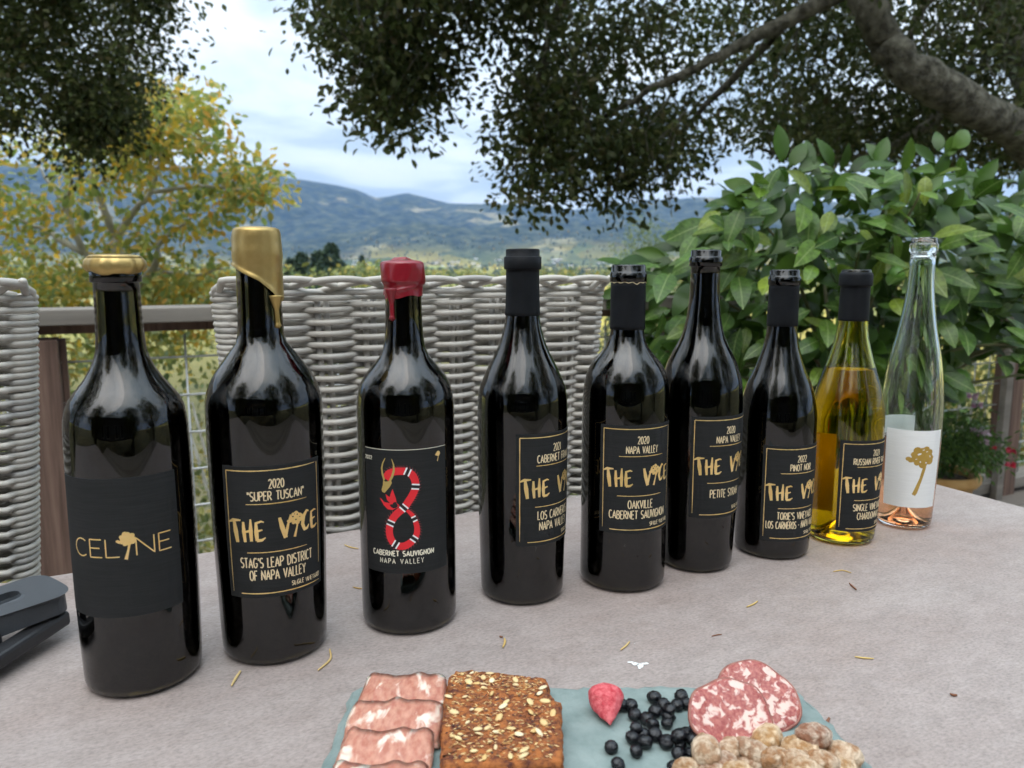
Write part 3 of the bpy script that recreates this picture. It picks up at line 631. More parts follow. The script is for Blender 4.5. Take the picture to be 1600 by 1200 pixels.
for p in pts:
    out = (p-cen_l); out.z *= .7; out = out.normalized() if out.length > .01 else Vector((0,-1,0))
    t = Vector((out.x*.8+random.gauss(0,.55), out.y*.5-.25+random.gauss(0,.45), -.18+random.gauss(0,.45))).normalized()
    up = Vector((random.gauss(0,.35), -.65+random.gauss(0,.35), .75)); s = t.cross(up).normalized() if t.cross(up).length > .05 else Vector((1,0,0)); nn = s.cross(t)*-1
    if nn.dot(up) < 0: nn = -nn; s = -s
    recs.append((p, t, s, nn, random.uniform(.075,.135)))
# upright shoots above the crown
for (x, y, ang, L) in ((1222,255,95,.125),(1233,262,60,.10),(1245,268,30,.10),(1300,262,110,.10),(1312,268,75,.09),(1326,270,40,.1),(1370,258,70,.1),(1385,262,120,.1),(1462,255,140,.10),(1468,238,95,.075),(1476,246,55,.10),(1487,232,40,.11),(1450,292,60,.14),(1180,300,150,.11),(1172,318,170,.1),(1160,330,130,.1),(1520,300,60,.12),(1556,312,110,.11),(1590,300,60,.1),(1080,380,160,.1),(1040,400,170,.1),(1000,430,160,.1),(975,455,190,.085),(968,470,200,.06),(1410,270,80,.11),(1265,270,100,.11)):
    p = at(x, y, 2.5); a = R(ang); t = Vector((math.cos(a), random.uniform(-.3,.3), math.sin(a))).normalized(); up = Vector((random.gauss(0,.4), -1, .3)); s = t.cross(up).normalized(); nn = s.cross(t)*-1
    if nn.dot(up) < 0: nn = -nn; s = -s
    recs.append((p, t, s, nn, L))
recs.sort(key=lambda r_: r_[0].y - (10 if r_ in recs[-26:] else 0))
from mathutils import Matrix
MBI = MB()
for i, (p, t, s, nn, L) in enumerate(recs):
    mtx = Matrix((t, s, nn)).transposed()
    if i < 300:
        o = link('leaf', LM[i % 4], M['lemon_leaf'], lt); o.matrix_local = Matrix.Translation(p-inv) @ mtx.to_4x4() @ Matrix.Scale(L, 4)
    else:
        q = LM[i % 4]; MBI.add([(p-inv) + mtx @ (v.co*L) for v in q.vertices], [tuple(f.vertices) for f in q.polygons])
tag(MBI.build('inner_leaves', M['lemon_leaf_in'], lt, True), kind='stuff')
mb = MB()
for k in range(46):
    p = recs[random.randrange(len(recs))][0]; a = Vector((LX, LY, .36+random.uniform(0,.25)))
    b = a.lerp(p, .5)+Vector((0,0,.1)); limb(mb, [a-inv, b-inv, p-inv], .009, .003, 5, .004)
limb(mb, [(0,0,.3),(.02,0,.5),(0,.02,.75)], .02, .013, 8); tag(mb.build('stems', M['lemon_stem'], lt, True), kind='stuff')
for (x, y, Y, rr) in ((1492,560,2.5,.030),(1500,592,2.45,.032),(1482,612,2.5,.030),(1497,618,2.52,.026),(1400,430,2.3,.026)):
    MB().lathe([(-1.15*rr,0),(-1.1*rr,.2*rr),(-.9*rr,.55*rr),(-.5*rr,.9*rr),(0,rr),(.5*rr,.88*rr),(.9*rr,.5*rr),(1.08*rr,0)], 18).build('lemon', M['lemon'], lt, True, loc=at(x, y, Y)-inv)

# ---- flower pot by the railing
fp = empty('flower_pot', tuple(at(1466,735,2.95).xy)+(0,)); inv = fp.location; tag(fp, 'yellowish clay pot with pink and red flowers beside the railing', 'flower pot')
pz = at(1466,735,2.95).z
MB().lathe([(0,0),(0,.09),(pz-.05,.125),(pz-.045,.14),(pz-.03,.15),(pz-.012,.15),(pz,.142),(pz-.004,.128),(pz-.03,.122),(pz-.03,0)], 40).build('pot', M['terracotta'], fp, True)
MB().lathe([(pz-.03,.121),(pz-.022,.09),(pz-.02,0)], 24).build('soil', M['soil'], fp, True)
cs = poly_points([(1440,650),(1480,640),(1510,650),(1540,690),(1575,700),(1580,715),(1550,725),(1500,725),(1440,720)], 55, 2.8, 3.1) + poly_points([(1480,690),(1560,690),(1560,730),(1480,730)], 16, 2.75, 3.0)
P, T = sprays([p-inv for p in cs], 24, .028, .9); tag(leaf_cloud('foliage', P, M['pot_leaf'], fp, .03, T, .9, aspect=.3), kind='stuff')
mb = MB()
for p in cs[::2]: mb.tube([Vector((random.uniform(-.05,.05), random.uniform(-.05,.05), pz-.03)), ((p-inv)+Vector((0,0,pz)))*.5+Vector((0,0,.02)), p-inv], .0016, 4)
tag(mb.build('stems', M['pot_leaf'], fp), kind='stuff')
for (x, y, mt, sz) in ((1520,620,'petal_pink',.030),(1527,634,'petal_pink',.026),(1537,676,'petal_pink',.030),(1538,690,'petal_pink',.022),(1521,672,'petal_pink',.016),(1580,704,'petal_red',.022),(1579,727,'petal_red',.022),(1552,700,'petal_red',.014)):
    c = at(x, y, 2.82)-inv; mb = MB()
    for k in range(11):
        a = k*2.4; el_ = random.uniform(-.4,.9); d = Vector((math.cos(a)*math.cos(el_), math.sin(a)*math.cos(el_), math.sin(el_))); s = d.orthogonal().normalized()
        mb.add([c, c+d*sz*.5+s*sz*.35, c+d*sz+Vector((0,0,-sz*.1)), c+d*sz*.5-s*sz*.35], [(0,1,2,3)])
    mb.build('flower', M[mt], fp)

# ================================================================== LETTERING (strokes wrapped on the bottles)
def arc(cx_, cy_, rx, ry, a0, a1, n=9): return [(cx_+rx*math.cos(R(a0+(a1-a0)*i/n)), cy_+ry*math.sin(R(a0+(a1-a0)*i/n))) for i in range(n+1)]
G = {  # strokes in a box of height 1; value: (width, strokes)
 'A': (.52, [[(0,0),(.26,1),(.52,0)], [(.1,.33),(.42,.33)]]),
 'B': (.44, [[(0,0),(0,1)], [(0,1)]+arc(.2,.76,.2,.24,90,-90,6)+[(0,.52)], [(0,.52)]+arc(.22,.26,.22,.26,90,-90,6)+[(0,0)]]),
 'C': (.44, [arc(.25,.5,.25,.5,50,310,12)]),
 'D': (.46, [[(0,0),(0,1)], [(0,1)]+arc(.14,.5,.32,.5,90,-90,8)+[(0,0)]]),
 'E': (.38, [[(.38,1),(0,1),(0,0),(.38,0)], [(0,.52),(.32,.52)]]),
 'F': (.36, [[(.36,1),(0,1),(0,0)], [(0,.52),(.3,.52)]]),
 'G': (.48, [arc(.25,.5,.25,.5,50,340,12)+[(.47,.45),(.28,.45)]]),
 'H': (.46, [[(0,0),(0,1)], [(.46,0),(.46,1)], [(0,.5),(.46,.5)]]),
 'I': (.06, [[(.03,0),(.03,1)]]),
 'K': (.44, [[(0,0),(0,1)], [(.42,1),(.02,.45)], [(.14,.58),(.44,0)]]),
 'L': (.34, [[(0,1),(0,0),(.34,0)]]),
 'N': (.48, [[(0,0),(0,1),(.48,0),(.48,1)]]),
 'O': (.5, [arc(.25,.5,.25,.5,90,450,16)]),
 'P': (.42, [[(0,0),(0,1)]+arc(.18,.74,.24,.26,90,-90,7)+[(0,.48)]]),
 'R': (.46, [[(0,0),(0,1)]+arc(.18,.74,.24,.26,90,-90,7)+[(0,.48)], [(.16,.48),(.46,0)]]),
 'S': (.42, [arc(.21,.75,.2,.25,40,270,8)+arc(.21,.25,.21,.25,90,-140,8)]),
 'T': (.46, [[(0,1),(.46,1)], [(.23,1),(.23,0)]]),
 'U': (.46, [[(0,1),(0,.25)]+arc(.23,.25,.23,.25,180,360,8)+[(.46,1)]]),
 'V': (.48, [[(0,1),(.24,0),(.48,1)]]), 'Y': (.46, [[(0,1),(.23,.48),(.46,1)], [(.23,.48),(.23,0)]]),
 '0': (.42, [arc(.21,.5,.21,.5,90,450,14)]), '1': (.2, [[(0,.8),(.14,1),(.14,0)]]),
 '2': (.42, [arc(.2,.74,.2,.26,160,-30,8)+[(0,0),(.42,0)]]), '3': (.4, [arc(.18,.76,.2,.24,150,-90,7)+arc(.18,.27,.21,.27,90,-150,7)]),
 '"': (.2, [[(.02,1),(.05,.72)], [(.15,1),(.18,.72)]]), "'": (.08, [[(.04,1),(.04,.72)]]), '-': (.26, [[(.02,.45),(.24,.45)]]), ' ': (.3, [])}
BR = {  # brush capitals: strokes of (x, y, half width)
 'T': (.56, [[(-.04,.84,.03),(.2,.94,.075),(.56,.95,.035)], [(.24,.95,.06),(.3,.5,.11),(.37,.0,.075)]]),
 'H': (.46, [[(.05,.86,.05),(.06,.45,.085),(.1,.0,.06)], [(.38,.98,.035),(.37,.5,.085),(.38,.03,.06)], [(.06,.42,.04),(.38,.5,.06)]]),
 'E': (.44, [[(.08,.8,.05),(.08,.4,.09),(.1,.04,.07)], [(.04,.78,.05),(.3,.86,.045),(.42,.82,.02)], [(.08,.44,.06),(.34,.5,.03)], [(.08,.05,.07),(.3,.06,.06),(.46,.16,.025)]]),
 'V': (.5, [[(.0,.92,.06),(.1,.5,.1),(.24,.02,.085)], [(.22,.04,.07),(.34,.5,.06),(.48,.98,.02)]]),
 'C': (.5, [[(.46,.88,.03),(.34,.94,.06),(.16,.72,.09),(.08,.36,.09),(.18,.08,.075),(.34,.1,.06),(.46,.26,.025)]])}
def dens(pts, step):
    out = [pts[0]]
    for a, b in zip(pts, pts[1:]):
        d = math.dist(a[:2], b[:2]); k = max(1, int(d/step))
        out += [tuple(a[i]+(b[i]-a[i])*j/k for i in range(len(a))) for j in range(1, k+1)]
    return out
def ribbon(mb, pts, hw_):           # flat ribbon in the label plane
    k = len(pts); L = []; Rr = []
    for i in range(k):
        a, b = pts[max(i-1,0)], pts[min(i+1,k-1)]; dx, dy = b[0]-a[0], b[1]-a[1]; q = math.hypot(dx, dy) or 1
        w = pts[i][2] if len(pts[i]) > 2 else hw_
        L.append((pts[i][0]-dy/q*w, pts[i][1]+dx/q*w, 0)); Rr.append((pts[i][0]+dy/q*w, pts[i][1]-dx/q*w, 0))
    mb.add(L+Rr, [(i, k+i, k+i+1, i+1) for i in range(k-1)])
def text(mb, s, cu, cv, h, width=None, weight=.062, sq=.74, jig=.02, gap=.16):
    w = sum(G[c][0]+gap for c in s)-gap; sx_ = (width/(w*h)) if width else sq; x = cu - w*h*sx_/2
    for c in s:
        gw, st = G[c]; dy = random.uniform(-jig, jig)*h; sl = random.uniform(-jig, jig)
        for p in st: ribbon(mb, dens([(x+(q[0]+sl*q[1])*h*sx_, cv+(q[1]-.5)*h+dy) for q in p], .002), weight*h)
        x += (gw+gap)*h*sx_
def blob(mb, cu, cv, rx, ry, n=18):
    q_ = max(1, int(rx/.0018)); pts = [(rx*math.cos(2*math.pi*i/n), ry*math.sin(2*math.pi*i/n)) for i in range(n)]
    mb.add([(cu, cv, 0)]+[(cu+p[0]*j/q_, cv+p[1]*j/q_, 0) for j in range(1, q_+1) for p in pts], [(0, 1+i, 1+(i+1) % n) for i in range(n)]+[(1+(j-1)*n+i, 1+j*n+i, 1+j*n+(i+1) % n, 1+(j-1)*n+(i+1) % n) for j in range(1, q_) for i in range(n)])
def emblem(mb, cu, cv, s, seed=1, stem=True):
    rr = random.Random(seed)
    blob(mb, cu, cv, .36*s, .34*s)
    for i in range(9):
        a = 2*math.pi*i/9+rr.uniform(-.2,.2); q = rr.uniform(.10,.15)*s; blob(mb, cu+.31*s*math.cos(a), cv+.29*s*math.sin(a), q, q)
    blob(mb, cu-.47*s, cv-.10*s, .10*s, .08*s); blob(mb, cu-.40*s, cv-.16*s, .09*s, .07*s)
    if stem: ribbon(mb, dens([(cu+.1*s,cv-.28*s,.06*s),(cu+.03*s,cv-.6*s,.055*s),(cu-.12*s,cv-1.15*s,.085*s)], .001), .07*s)
def emblem_holes(mb, cu, cv, s):
    for (a, c, r_) in ((-.2,.12,.045),(.08,.2,.035),(-.02,-.1,.04),(.24,.02,.03),(-.1,.26,.025)): disc(mb, cu+a*s, cv+c*s, r_*s*1.3, r_*s)
def disc(mb, cu, cv, rx, ry, a=0, n=10):
    mb.add([(cu+rx*math.cos(2*math.pi*i/n)*math.cos(a)-ry*math.sin(2*math.pi*i/n)*math.sin(a), cv+rx*math.cos(2*math.pi*i/n)*math.sin(a)+ry*math.sin(2*math.pi*i/n)*math.cos(a), 0) for i in range(n)], [tuple(range(n))])
def fillpoly(mb, pts):
    c = (sum(p[0] for p in pts)/len(pts), sum(p[1] for p in pts)/len(pts), 0); k = len(pts)
    mb.add([c]+[(p[0], p[1], 0) for p in pts], [(0, 1+i, 1+(i+1) % k) for i in range(k)])

# ================================================================== BOTTLES
def smooth_prof(pr, n=46):
    x = np.array([p[0] for p in pr]); y = np.array([p[1] for p in pr]); h = np.diff(x); d = np.diff(y)/h; m = np.zeros(len(x))
    for i in range(1, len(x)-1):
        if d[i-1]*d[i] > 0: w1, w2 = 2*h[i]+h[i-1], h[i]+2*h[i-1]; m[i] = (w1+w2)/(w1/d[i-1]+w2/d[i])
    m[0], m[-1] = d[0], d[-1]
    xs = np.linspace(x[0], x[-1], n); out = []
    for q in xs:
        i = min(np.searchsorted(x, q, 'right')-1, len(h)-1); t = (q-x[i])/h[i]
        out.append((float(q), float((2*t**3-3*t*t+1)*y[i]+(t**3-2*t*t+t)*h[i]*m[i]+(-2*t**3+3*t*t)*y[i+1]+(t**3-t*t)*h[i]*m[i+1])))
    return out
class Bottle:
    def __init__(s, label, c, H, prof, glass, wine, level, lip='ring', open_=True):
        s.g = empty('wine_bottle', (c[0], c[1], ZT+.0006)); tag(s.g, label, 'bottle', 'wine bottles in a row on the table')
        s.face = math.atan2(-c[1], -c[0]); s.H = H
        prof = [(z/1000, r/1000) for z, r in prof]; r0 = prof[0][1]; zn, rn = prof[-1]
        s.sp = smooth_prof(prof); base = [(0, 0), (0, r0-.006), (.0009, r0-.0028), (.0035, r0-.0006)]
        outer = base + [(z, r) for z, r in s.sp if z > .005]
        if lip == 'ring': top = [(H-.0165, rn), (H-.016, rn+.0013), (H-.0155, rn+.0018), (H-.0075, rn+.0018), (H-.007, rn+.0012), (H-.0062, rn+.0004), (H-.0012, rn+.0004), (H-.0004, rn-.0002), (H, rn-.0012)]
        else: top = [(H-.008, rn), (H-.0012, rn+.0002), (H, rn-.001)]
        outer = [p for p in outer if p[0] < top[0][0]-.001] + top
        th = .0026; ri = rn-.0042
        inner = [(H-.0004, ri+.0004), (H-.003, ri)] + [(z, max(r-th-(.0012 if z > zn-.02 else 0), .004)) for z, r in reversed(s.sp) if .009 < z < H-.006]
        rb = s.R(.012)-th; inner += [(.0052, rb-.0025), (.0048, rb*.75), (.012, rb*.42), (.022, rb*.14), (.024, 0)]
        s.glass = MB().lathe(outer+inner, 72).build('glass', glass, s.g, True)
        if glass is M['glass_dark']:            # the thick lip lets almost no light through
            me = s.glass.data; me.materials.append(M['glass_lip'])
            for p in me.polygons:
                if p.center.z > H-.0175: p.material_index = 1
        if wine:
            wp = [(.0242, 0), (.0222, rb*.14), (.0122, rb*.43), (.0050, rb*.75), (.0053, rb-.0022)] + [(z, max(r-th+.0003, .004)) for z, r in s.sp if .0095 < z < level]
            rl_ = s.R(level)-th+.0003; wp += [(level, rl_), (level, 0)]
            MB().lathe(wp, 72).build('wine', wine, s.g, True)
    def R(s, z):
        return float(np.interp(z, [p[0] for p in s.sp], [p[1] for p in s.sp]))
    def wrap(s, mb, az0, zc, off):
        out = MB(); out.f = list(mb.f)
        for (u, v, w) in mb.v:
            z = zc+v; r0 = s.R(zc); a = az0+u/r0; r = s.R(z)+off+w; out.v.append((r*math.cos(a), r*math.sin(a), z))
        return out
    def label(s, az0, zc, W, H, mat, text_label=None):
        s.az0, s.zc = az0, zc; mb = MB(); nu, nv = 36, 10; vs_ = []; fs = []
        for j in range(nv+1):
            for i in range(nu+1): vs_.append((-W/2+W*i/nu, -H/2+H*j/nv, 0))
        k = nu+1; fs = [(j*k+i, j*k+i+1, (j+1)*k+i+1, (j+1)*k+i) for j in range(nv) for i in range(nu)]
        mb.add(vs_, fs); edge = [i for i in range(k)] + [j*k+nu for j in range(1,nv+1)] + [nv*k+i for i in range(nu-1,-1,-1)] + [j*k for j in range(nv-1,0,-1)]
        q = len(edge); base = [(vs_[i][0], vs_[i][1], -.0004) for i in edge]; o = len(mb.v); mb.v += base
        for i in range(q): mb.f.append((edge[i], o+i, o+(i+1) % q, edge[(i+1) % q]))
        s.lab = s.wrap(mb, az0, zc, .00042).build('label', mat, s.g, False)
        if text_label: s.lab['label'] = text_label
        return s.lab
    def put(s, mb, name, mat, off=.00052):
        return s.wrap(mb, s.az0, s.zc, off).build(name, mat, s.lab)
    def sleeve(s, z0, z1, name, mat, extra=.00045, top=None):
        p = [(z0, s.R(z0)+.0001)] + [(z, s.R(z)+extra) for z in np.linspace(z0+.0002, z1, 14)] + (top or [(z1, s.R(z1)+.0001)])
        return MB().lathe(p, 72).build(name, mat, s.g, True)
    def wax(s, zlow, ztop, rprof, mat, name='wax_seal', n=96):
        mb = MB(); rows = 26; vs_ = []; fs = []
        for j in range(rows+1):
            for i in range(n):
                a = 2*math.pi*i/n; z0 = zlow(a); t = j/rows; z = z0+(ztop-z0)*t
                r = rprof(a, z, t) ; vs_.append((r*math.cos(a), r*math.sin(a), z))
        for j in range(rows):
            for i in range(n): fs.append((j*n+i, j*n+(i+1) % n, (j+1)*n+(i+1) % n, (j+1)*n+i))
        o = rows*n
        for q, (rf, dz) in enumerate(((.86,.0014),(.5,.0022),(.2,.0021))):
            b = len(vs_)
            for i in range(n):
                x, y, z = vs_[o+i]; vs_.append((x*rf/(1 if q == 0 else 1), y*rf, ztop+dz)) if q == 0 else vs_.append((vs_[rows*n+i][0]*rf, vs_[rows*n+i][1]*rf, ztop+dz))
            p = rows*n if q == 0 else b-n
            for i in range(n): fs.append((p+i, p+(i+1) % n, b+(i+1) % n, b+i))
        fs.append(tuple(len(vs_)-n+i for i in range(n)))
        mb.add(vs_, fs); return mb.build(name, mat, s.g, True)

def vice_label(b, az0, zc, lines_top, lines_bot, widths=None, Wd=.078):
    Hh = .101; b.label(az0, zc, Wd, Hh, M['label_black']); k = Wd/.078
    fr = MB(); e_ = .0034; a, c = Wd/2-e_, Hh/2-e_
    def wob(p, q, n=26, w=.00042): return [(p[0]+(q[0]-p[0])*i/n, p[1]+(q[1]-p[1])*i/n, w*(1 if i/n < .8 else max(.25, 1-(i/n-.8)*3))*random.uniform(.75,1.15)) for i in range(n+1)]
    for p, q in (((-a, c),(a-.002, c)), ((-a, c),(-a, -c+.001)), ((a, c),(a, -c+.014)), ((-a+.007,-c),(a, -c))): ribbon(fr, wob(p, q), .0004)
    b.put(fr, 'border', M['gold'])
    top = Hh/2; wd = widths or {}
    def line(s_, cu, cv, h, w, wt, jig=.02):
        q = MB(); text(q, s_, cu, cv, h, w, wt, jig=jig); b.put(q, 'lettering', M['gold_text'])
    line(lines_top[0], .001, top-.0135, .0066, None, .068); line(lines_top[1], .001, top-.0225, .0066, wd.get(lines_top[1]), .068)
    tx = MB(); ribbon(tx, wob((-.021*k, top-.0285),(.024*k, top-.0285), 30, .00034), .0003); b.put(tx, 'rule_line', M['gold']); tx = MB(); ribbon(tx, wob((-.022*k, top-.0655),(.023*k, top-.0655), 30, .00034), .0003)
    b.put(tx, 'rule_line', M['gold'])
    if len(lines_bot) == 1: line(lines_bot[0], .0, top-.0765, .0078, wd.get(lines_bot[0]), .062)
    else: line(lines_bot[0], .0, top-.0735, .0075, wd.get(lines_bot[0]), .064); line(lines_bot[1], .0, top-.0833, .0075, wd.get(lines_bot[1]), .064)
    line('SINGLE VINEYARD', .0225*k, top-.0928, .0034, .026*k, .09, .1)
    br = MB(); x = -.0350*k; hh = .0180; cy_ = top-.0475
    for ch in 'THE V':
        if ch == ' ': x += .0095*k; continue
        gw, st = BR[ch]
        for p in st: ribbon(br, dens([(x+q[0]*hh*.92*k, cy_+(q[1]-.5)*hh+x*.03, q[2]*hh*.95) for q in p], .0008), .001)
        x += (gw+.07)*hh*.92*k
    emblem(br, x+.0028*k, cy_+.0052, .0125*k, 2); x += .0068*k; hole = MB(); emblem_holes(hole, x-.004*k, cy_+.0052, .0125*k)
    for ch in 'CE':
        gw, st = BR[ch]
        for p in st: ribbon(br, dens([(x+q[0]*hh*.85*k, cy_+.0016+(q[1]-.5)*hh*.92, q[2]*hh*.9) for q in p], .0008), .001)
        x += (gw+.04)*hh*.85*k
    b.put(br, 'brush_lettering', M['gold']); b.put(hole, 'emblem_gaps', M['label_black'], .00060)

# --- 1: CELINE
b = Bottle('broad dark bottle with gold wax on its lip and a plain black CELINE label', (-.2754,.5399), .3065, [(0,39.8),(27,40.6),(87,41.4),(173,40.8),(190,40.3),(197,39.6),(206,37.4),(215,31.4),(224.2,24.5),(233.3,19.6),(244.6,16.2),(264.8,15.2),(291.4,14.7),(304,14.7)], M['glass_dark'], M['red_wine'], .190)
b.label(R(-81.8), .1115, .087, .098, M['label_black'], 'plain charcoal label with thin gold CELINE lettering')
tx = MB(); x = -.030
for ch, w in (('C',.0105),('E',.0085),('L',.0085)):
    for p in G[ch][1]: ribbon(tx, dens([(x+q[0]/G[ch][0]*w, .0005+q[1]*.0125-.006) for q in p], .001), .00042)
    x += w+.0028
emblem(tx, x+.0026, .0068, .0125, 3); x += .0078
for ch, w in (('N',.0112),('E',.0085)):
    for p in G[ch][1]: ribbon(tx, dens([(x+q[0]/G[ch][0]*w, .0005+q[1]*.0125-.006) for q in p], .001), .00042)
    x += w+.0032
b.put(tx, 'lettering', M['gold'])
def rp1(a, z, t):
    lump = .0006*math.sin(3*a+1)+.0005*math.sin(7*a)+.0003*math.sin(13*a+2)
    return (.0166+.0026*math.sin(math.pi*min(1, t*1.05))**.6 + lump) if t < .97 else .0172+lump
b.wax(lambda a: .2965+.0012*math.sin(2*a+.6)+.0006*math.sin(5*a), .3075, rp1, M['wax_gold'])

# --- 2: gold wax, SUPER TUSCAN
b = Bottle('tall dark bottle dipped in dripping gold wax, labelled 2020 SUPER TUSCAN', (-.1911,.5853), .3255, [(0,39.6),(3.2,40),(57.6,41.7),(110.6,43),(162,43.4),(197.6,43.3),(210,40.8),(220,36.3),(230,29.3),(239.8,22.3),(247.1,17.3),(290.6,16),(323,15.8)], M['glass_dark'], M['red_wine'], .205, 'plain')
vice_label(b, R(-66), .1075, ['2020','"SUPER TUSCAN"'], ["STAG'S LEAP DISTRICT",'OF NAPA VALLEY'], {"STAG'S LEAP DISTRICT":.055,'"SUPER TUSCAN"':.041,'OF NAPA VALLEY':.042})
fa = b.face
def dang(a): return (a-fa+math.pi) % (2*math.pi)-math.pi
def zl2(a):
    d = dang(a)/R(90)
    pts = [(-2,.296),(-1.05,.303),(-.7,.301),(0,.291),(.35,.282),(.5,.2765),(.72,.2755),(.95,.2785),(1.3,.287),(2,.296)]
    return float(np.interp(d, [p[0] for p in pts], [p[1] for p in pts]))
def rp2(a, z, t):
    r = b.R(min(z,.32)) + .0018 + .0013*math.exp(-((t-.02)/.05)**2)*(1.0 if dang(a) < .8 else .2)
    q = (z-.309)/.014
    if z > .302: r += .0007*math.exp(-((z-.311)/.006)**2)
    if z > .3225: r -= .0012*((z-.3225)/.007)**2
    return r
b.wax(zl2, .3285, rp2, M['wax_gold'])
ad = fa+R(44)
def drip(b, a, z0, z1, w, mat):
    pts = []; rad = []
    for i in range(16):
        t = i/15; z = z0+(z1-z0)*t; r_ = b.R(z)+.0006; pts.append((r_*math.cos(a+.03*t), r_*math.sin(a+.03*t), z)); rad.append(w*(1.9-1.3*min(1,t*2.2) if t < .45 else .62) if t < .86 else w*(.62+.35*math.sin((t-.86)/.14*math.pi)))
    rad[-1] = w*.3; MB().tube(pts, rad, 12).build('wax_drip', mat, b.g, True)
drip(b, ad, .2800, .2555, .0030, M['wax_gold'])

# --- 3: red wax, dragon eight
b = Bottle('dark bottle with dripping red wax and a red dragon shaped like an eight', (-.0892,.6352), .3035, [(0,40.2),(19,40.5),(122,40.6),(183,40.6),(199.6,38.9),(210.4,34.8),(218.5,28.5),(226.5,21.6),(234.5,17.6),(247.8,15.7),(268.9,14.9),(301,14.8)], M['glass_dark'], M['red_wine'], .178, 'plain')
b.label(R(-84), .1065, .073, .103, M['label_black'], 'black label with a red dragon curled into the figure eight')
def dc(x, y): return ((x-365)/9400, (598-y)/9700)
body = [dc(*p) for p in ((215,335),(240,292),(285,272),(330,268),(375,272),(415,300),(437,350),(437,405),(415,460),(385,510),(350,560),(300,605),(262,655),(238,720),(238,785),(262,840),(305,868),(350,868),(400,838),(437,790),(445,735),(435,680),(415,630),(390,598),(368,575))]
def cr_path(p, k=6):
    out = []
    for i in range(len(p)-1):
        a, b_, c, d = p[max(i-1,0)], p[i], p[i+1], p[min(i+2,len(p)-1)]
        for j in range(k):
            t = j/k; out.append(tuple(.5*(2*b_[q]+(c[q]-a[q])*t+(2*a[q]-5*b_[q]+4*c[q]-d[q])*t*t+(3*b_[q]-a[q]-3*c[q]+d[q])*t**3) for q in (0,1)))
    return out+[p[-1]]
path = cr_path(body); nP = len(path); rd = MB(); sp = MB(); wh = MB(); bk = MB()
wdt = lambda i: .0030 if i/nP < .72 else .0030-.0019*(i/nP-.72)/.28
# over and under crossing: the later stretch of the body lies a hair lower
ribbon(rd, [(p[0], p[1], wdt(i)) for i, p in enumerate(path)], .003)
for i in range(4, nP-4, 2):
    a, c = path[i-1], path[i+1]; dx, dy = c[0]-a[0], c[1]-a[1]; q = math.hypot(dx, dy); nx, ny = -dy/q, dx/q; w = wdt(i)
    sg = 1 if i/nP < .46 else -1
    if .40 < i/nP < .46: continue
    p0 = (path[i][0]+nx*sg*w*.95, path[i][1]+ny*sg*w*.95); tip = (p0[0]+nx*sg*.0022-dx/q*.0016, p0[1]+ny*sg*.0022-dy/q*.0016)
    sp.add([(p0[0]-dx/q*.0007, p0[1]-dy/q*.0007, 0), (p0[0]+dx/q*.0006, p0[1]+dy/q*.0006, 0), (tip[0], tip[1], 0)], [(0,1,2)])
for (x, y) in ((385,275),(437,400),(352,558),(241,690),(285,855),(420,812),(425,652)):
    u0, v0 = dc(x, y); i = min(range(2, nP-2), key=lambda k: (path[k][0]-u0)**2+(path[k][1]-v0)**2); a, c = path[i-1], path[i+1]
    dx, dy = c[0]-a[0], c[1]-a[1]; q = math.hypot(dx, dy); dx, dy = dx/q, dy/q; w = wdt(i)*1.03; nx, ny = -dy, dx; px_, py_ = path[i]
    for m_, h0, h1 in ((bk,-.0012,.0012),(wh,-.0024,-.0012),(wh,.0012,.0024)):
        m_.add([(px_+dx*h0+nx*w, py_+dy*h0+ny*w, 0),(px_+dx*h0-nx*w, py_+dy*h0-ny*w, 0),(px_+dx*h1-nx*w, py_+dy*h1-ny*w, 0),(px_+dx*h1+nx*w, py_+dy*h1+ny*w, 0)], [(0,1,2,3)])
for poly in ([(322,545),(296,520),(292,485),(268,410),(250,455),(240,490),(212,455),(222,500),(250,530)], [(318,548),(250,525),(200,520),(162,488),(195,545),(225,575),(262,580)]): fillpoly(rd, [dc(*p) for p in poly])
sk = MB(); fillpoly(sk, [dc(*p) for p in ((196,345),(215,355),(235,350),(258,335),(264,362),(250,390),(235,410),(205,445),(184,438),(180,420),(192,385))])
for hn in ([(205,345,7),(192,300,8),(186,250,7),(195,210,5),(216,168,2)], [(250,345,8),(268,310,9),(282,262,8),(280,215,5),(266,172,2)]): ribbon(sk, dens([dc(x, y)+(w/9500,) for x, y, w in hn], .001), .0008)
em = b.put(sp, 'dragon_spines', M['dark_red_print'], .00048); b.put(rd, 'dragon_body', M['red_print'], .00054); b.put(wh, 'dragon_bands', M['white_print'], .00060); b.put(bk, 'dragon_bands', M['black_print'], .00061); b.put(sk, 'dragon_skull', M['skull_gold'], .00064)
tx = MB(); text(tx, 'CABERNET SAUVIGNON', -.0035, -.0345, .0042, .0515, .11, jig=0, gap=.2); b.put(tx, 'lettering', M['cream'])
tx = MB(); text(tx, 'NAPA VALLEY', -.0045, -.0410, .0041, .036, .07, jig=0, gap=.34); text(tx, '2022', -.0325, .0435, .0028, .0078, .11, jig=0); b.put(tx, 'lettering', M['cream'])
tx = MB(); emblem(tx, .0280, .0455, .0052, 5); b.put(tx, 'emblem', M['gold'])
tx = MB(); ribbon(tx, [(-.0363+.0726*i/30, .0512) for i in range(31)], .00022); b.put(tx, 'edge_line', M['cream'])
fa3 = b.face
def zl3(a):
    d = (a-fa3+math.pi) % (2*math.pi)-math.pi; return .2765 + .0016*math.sin(d*1.3+.4) + .0007*math.sin(d*5) + (.004 if d < -1.2 else 0)
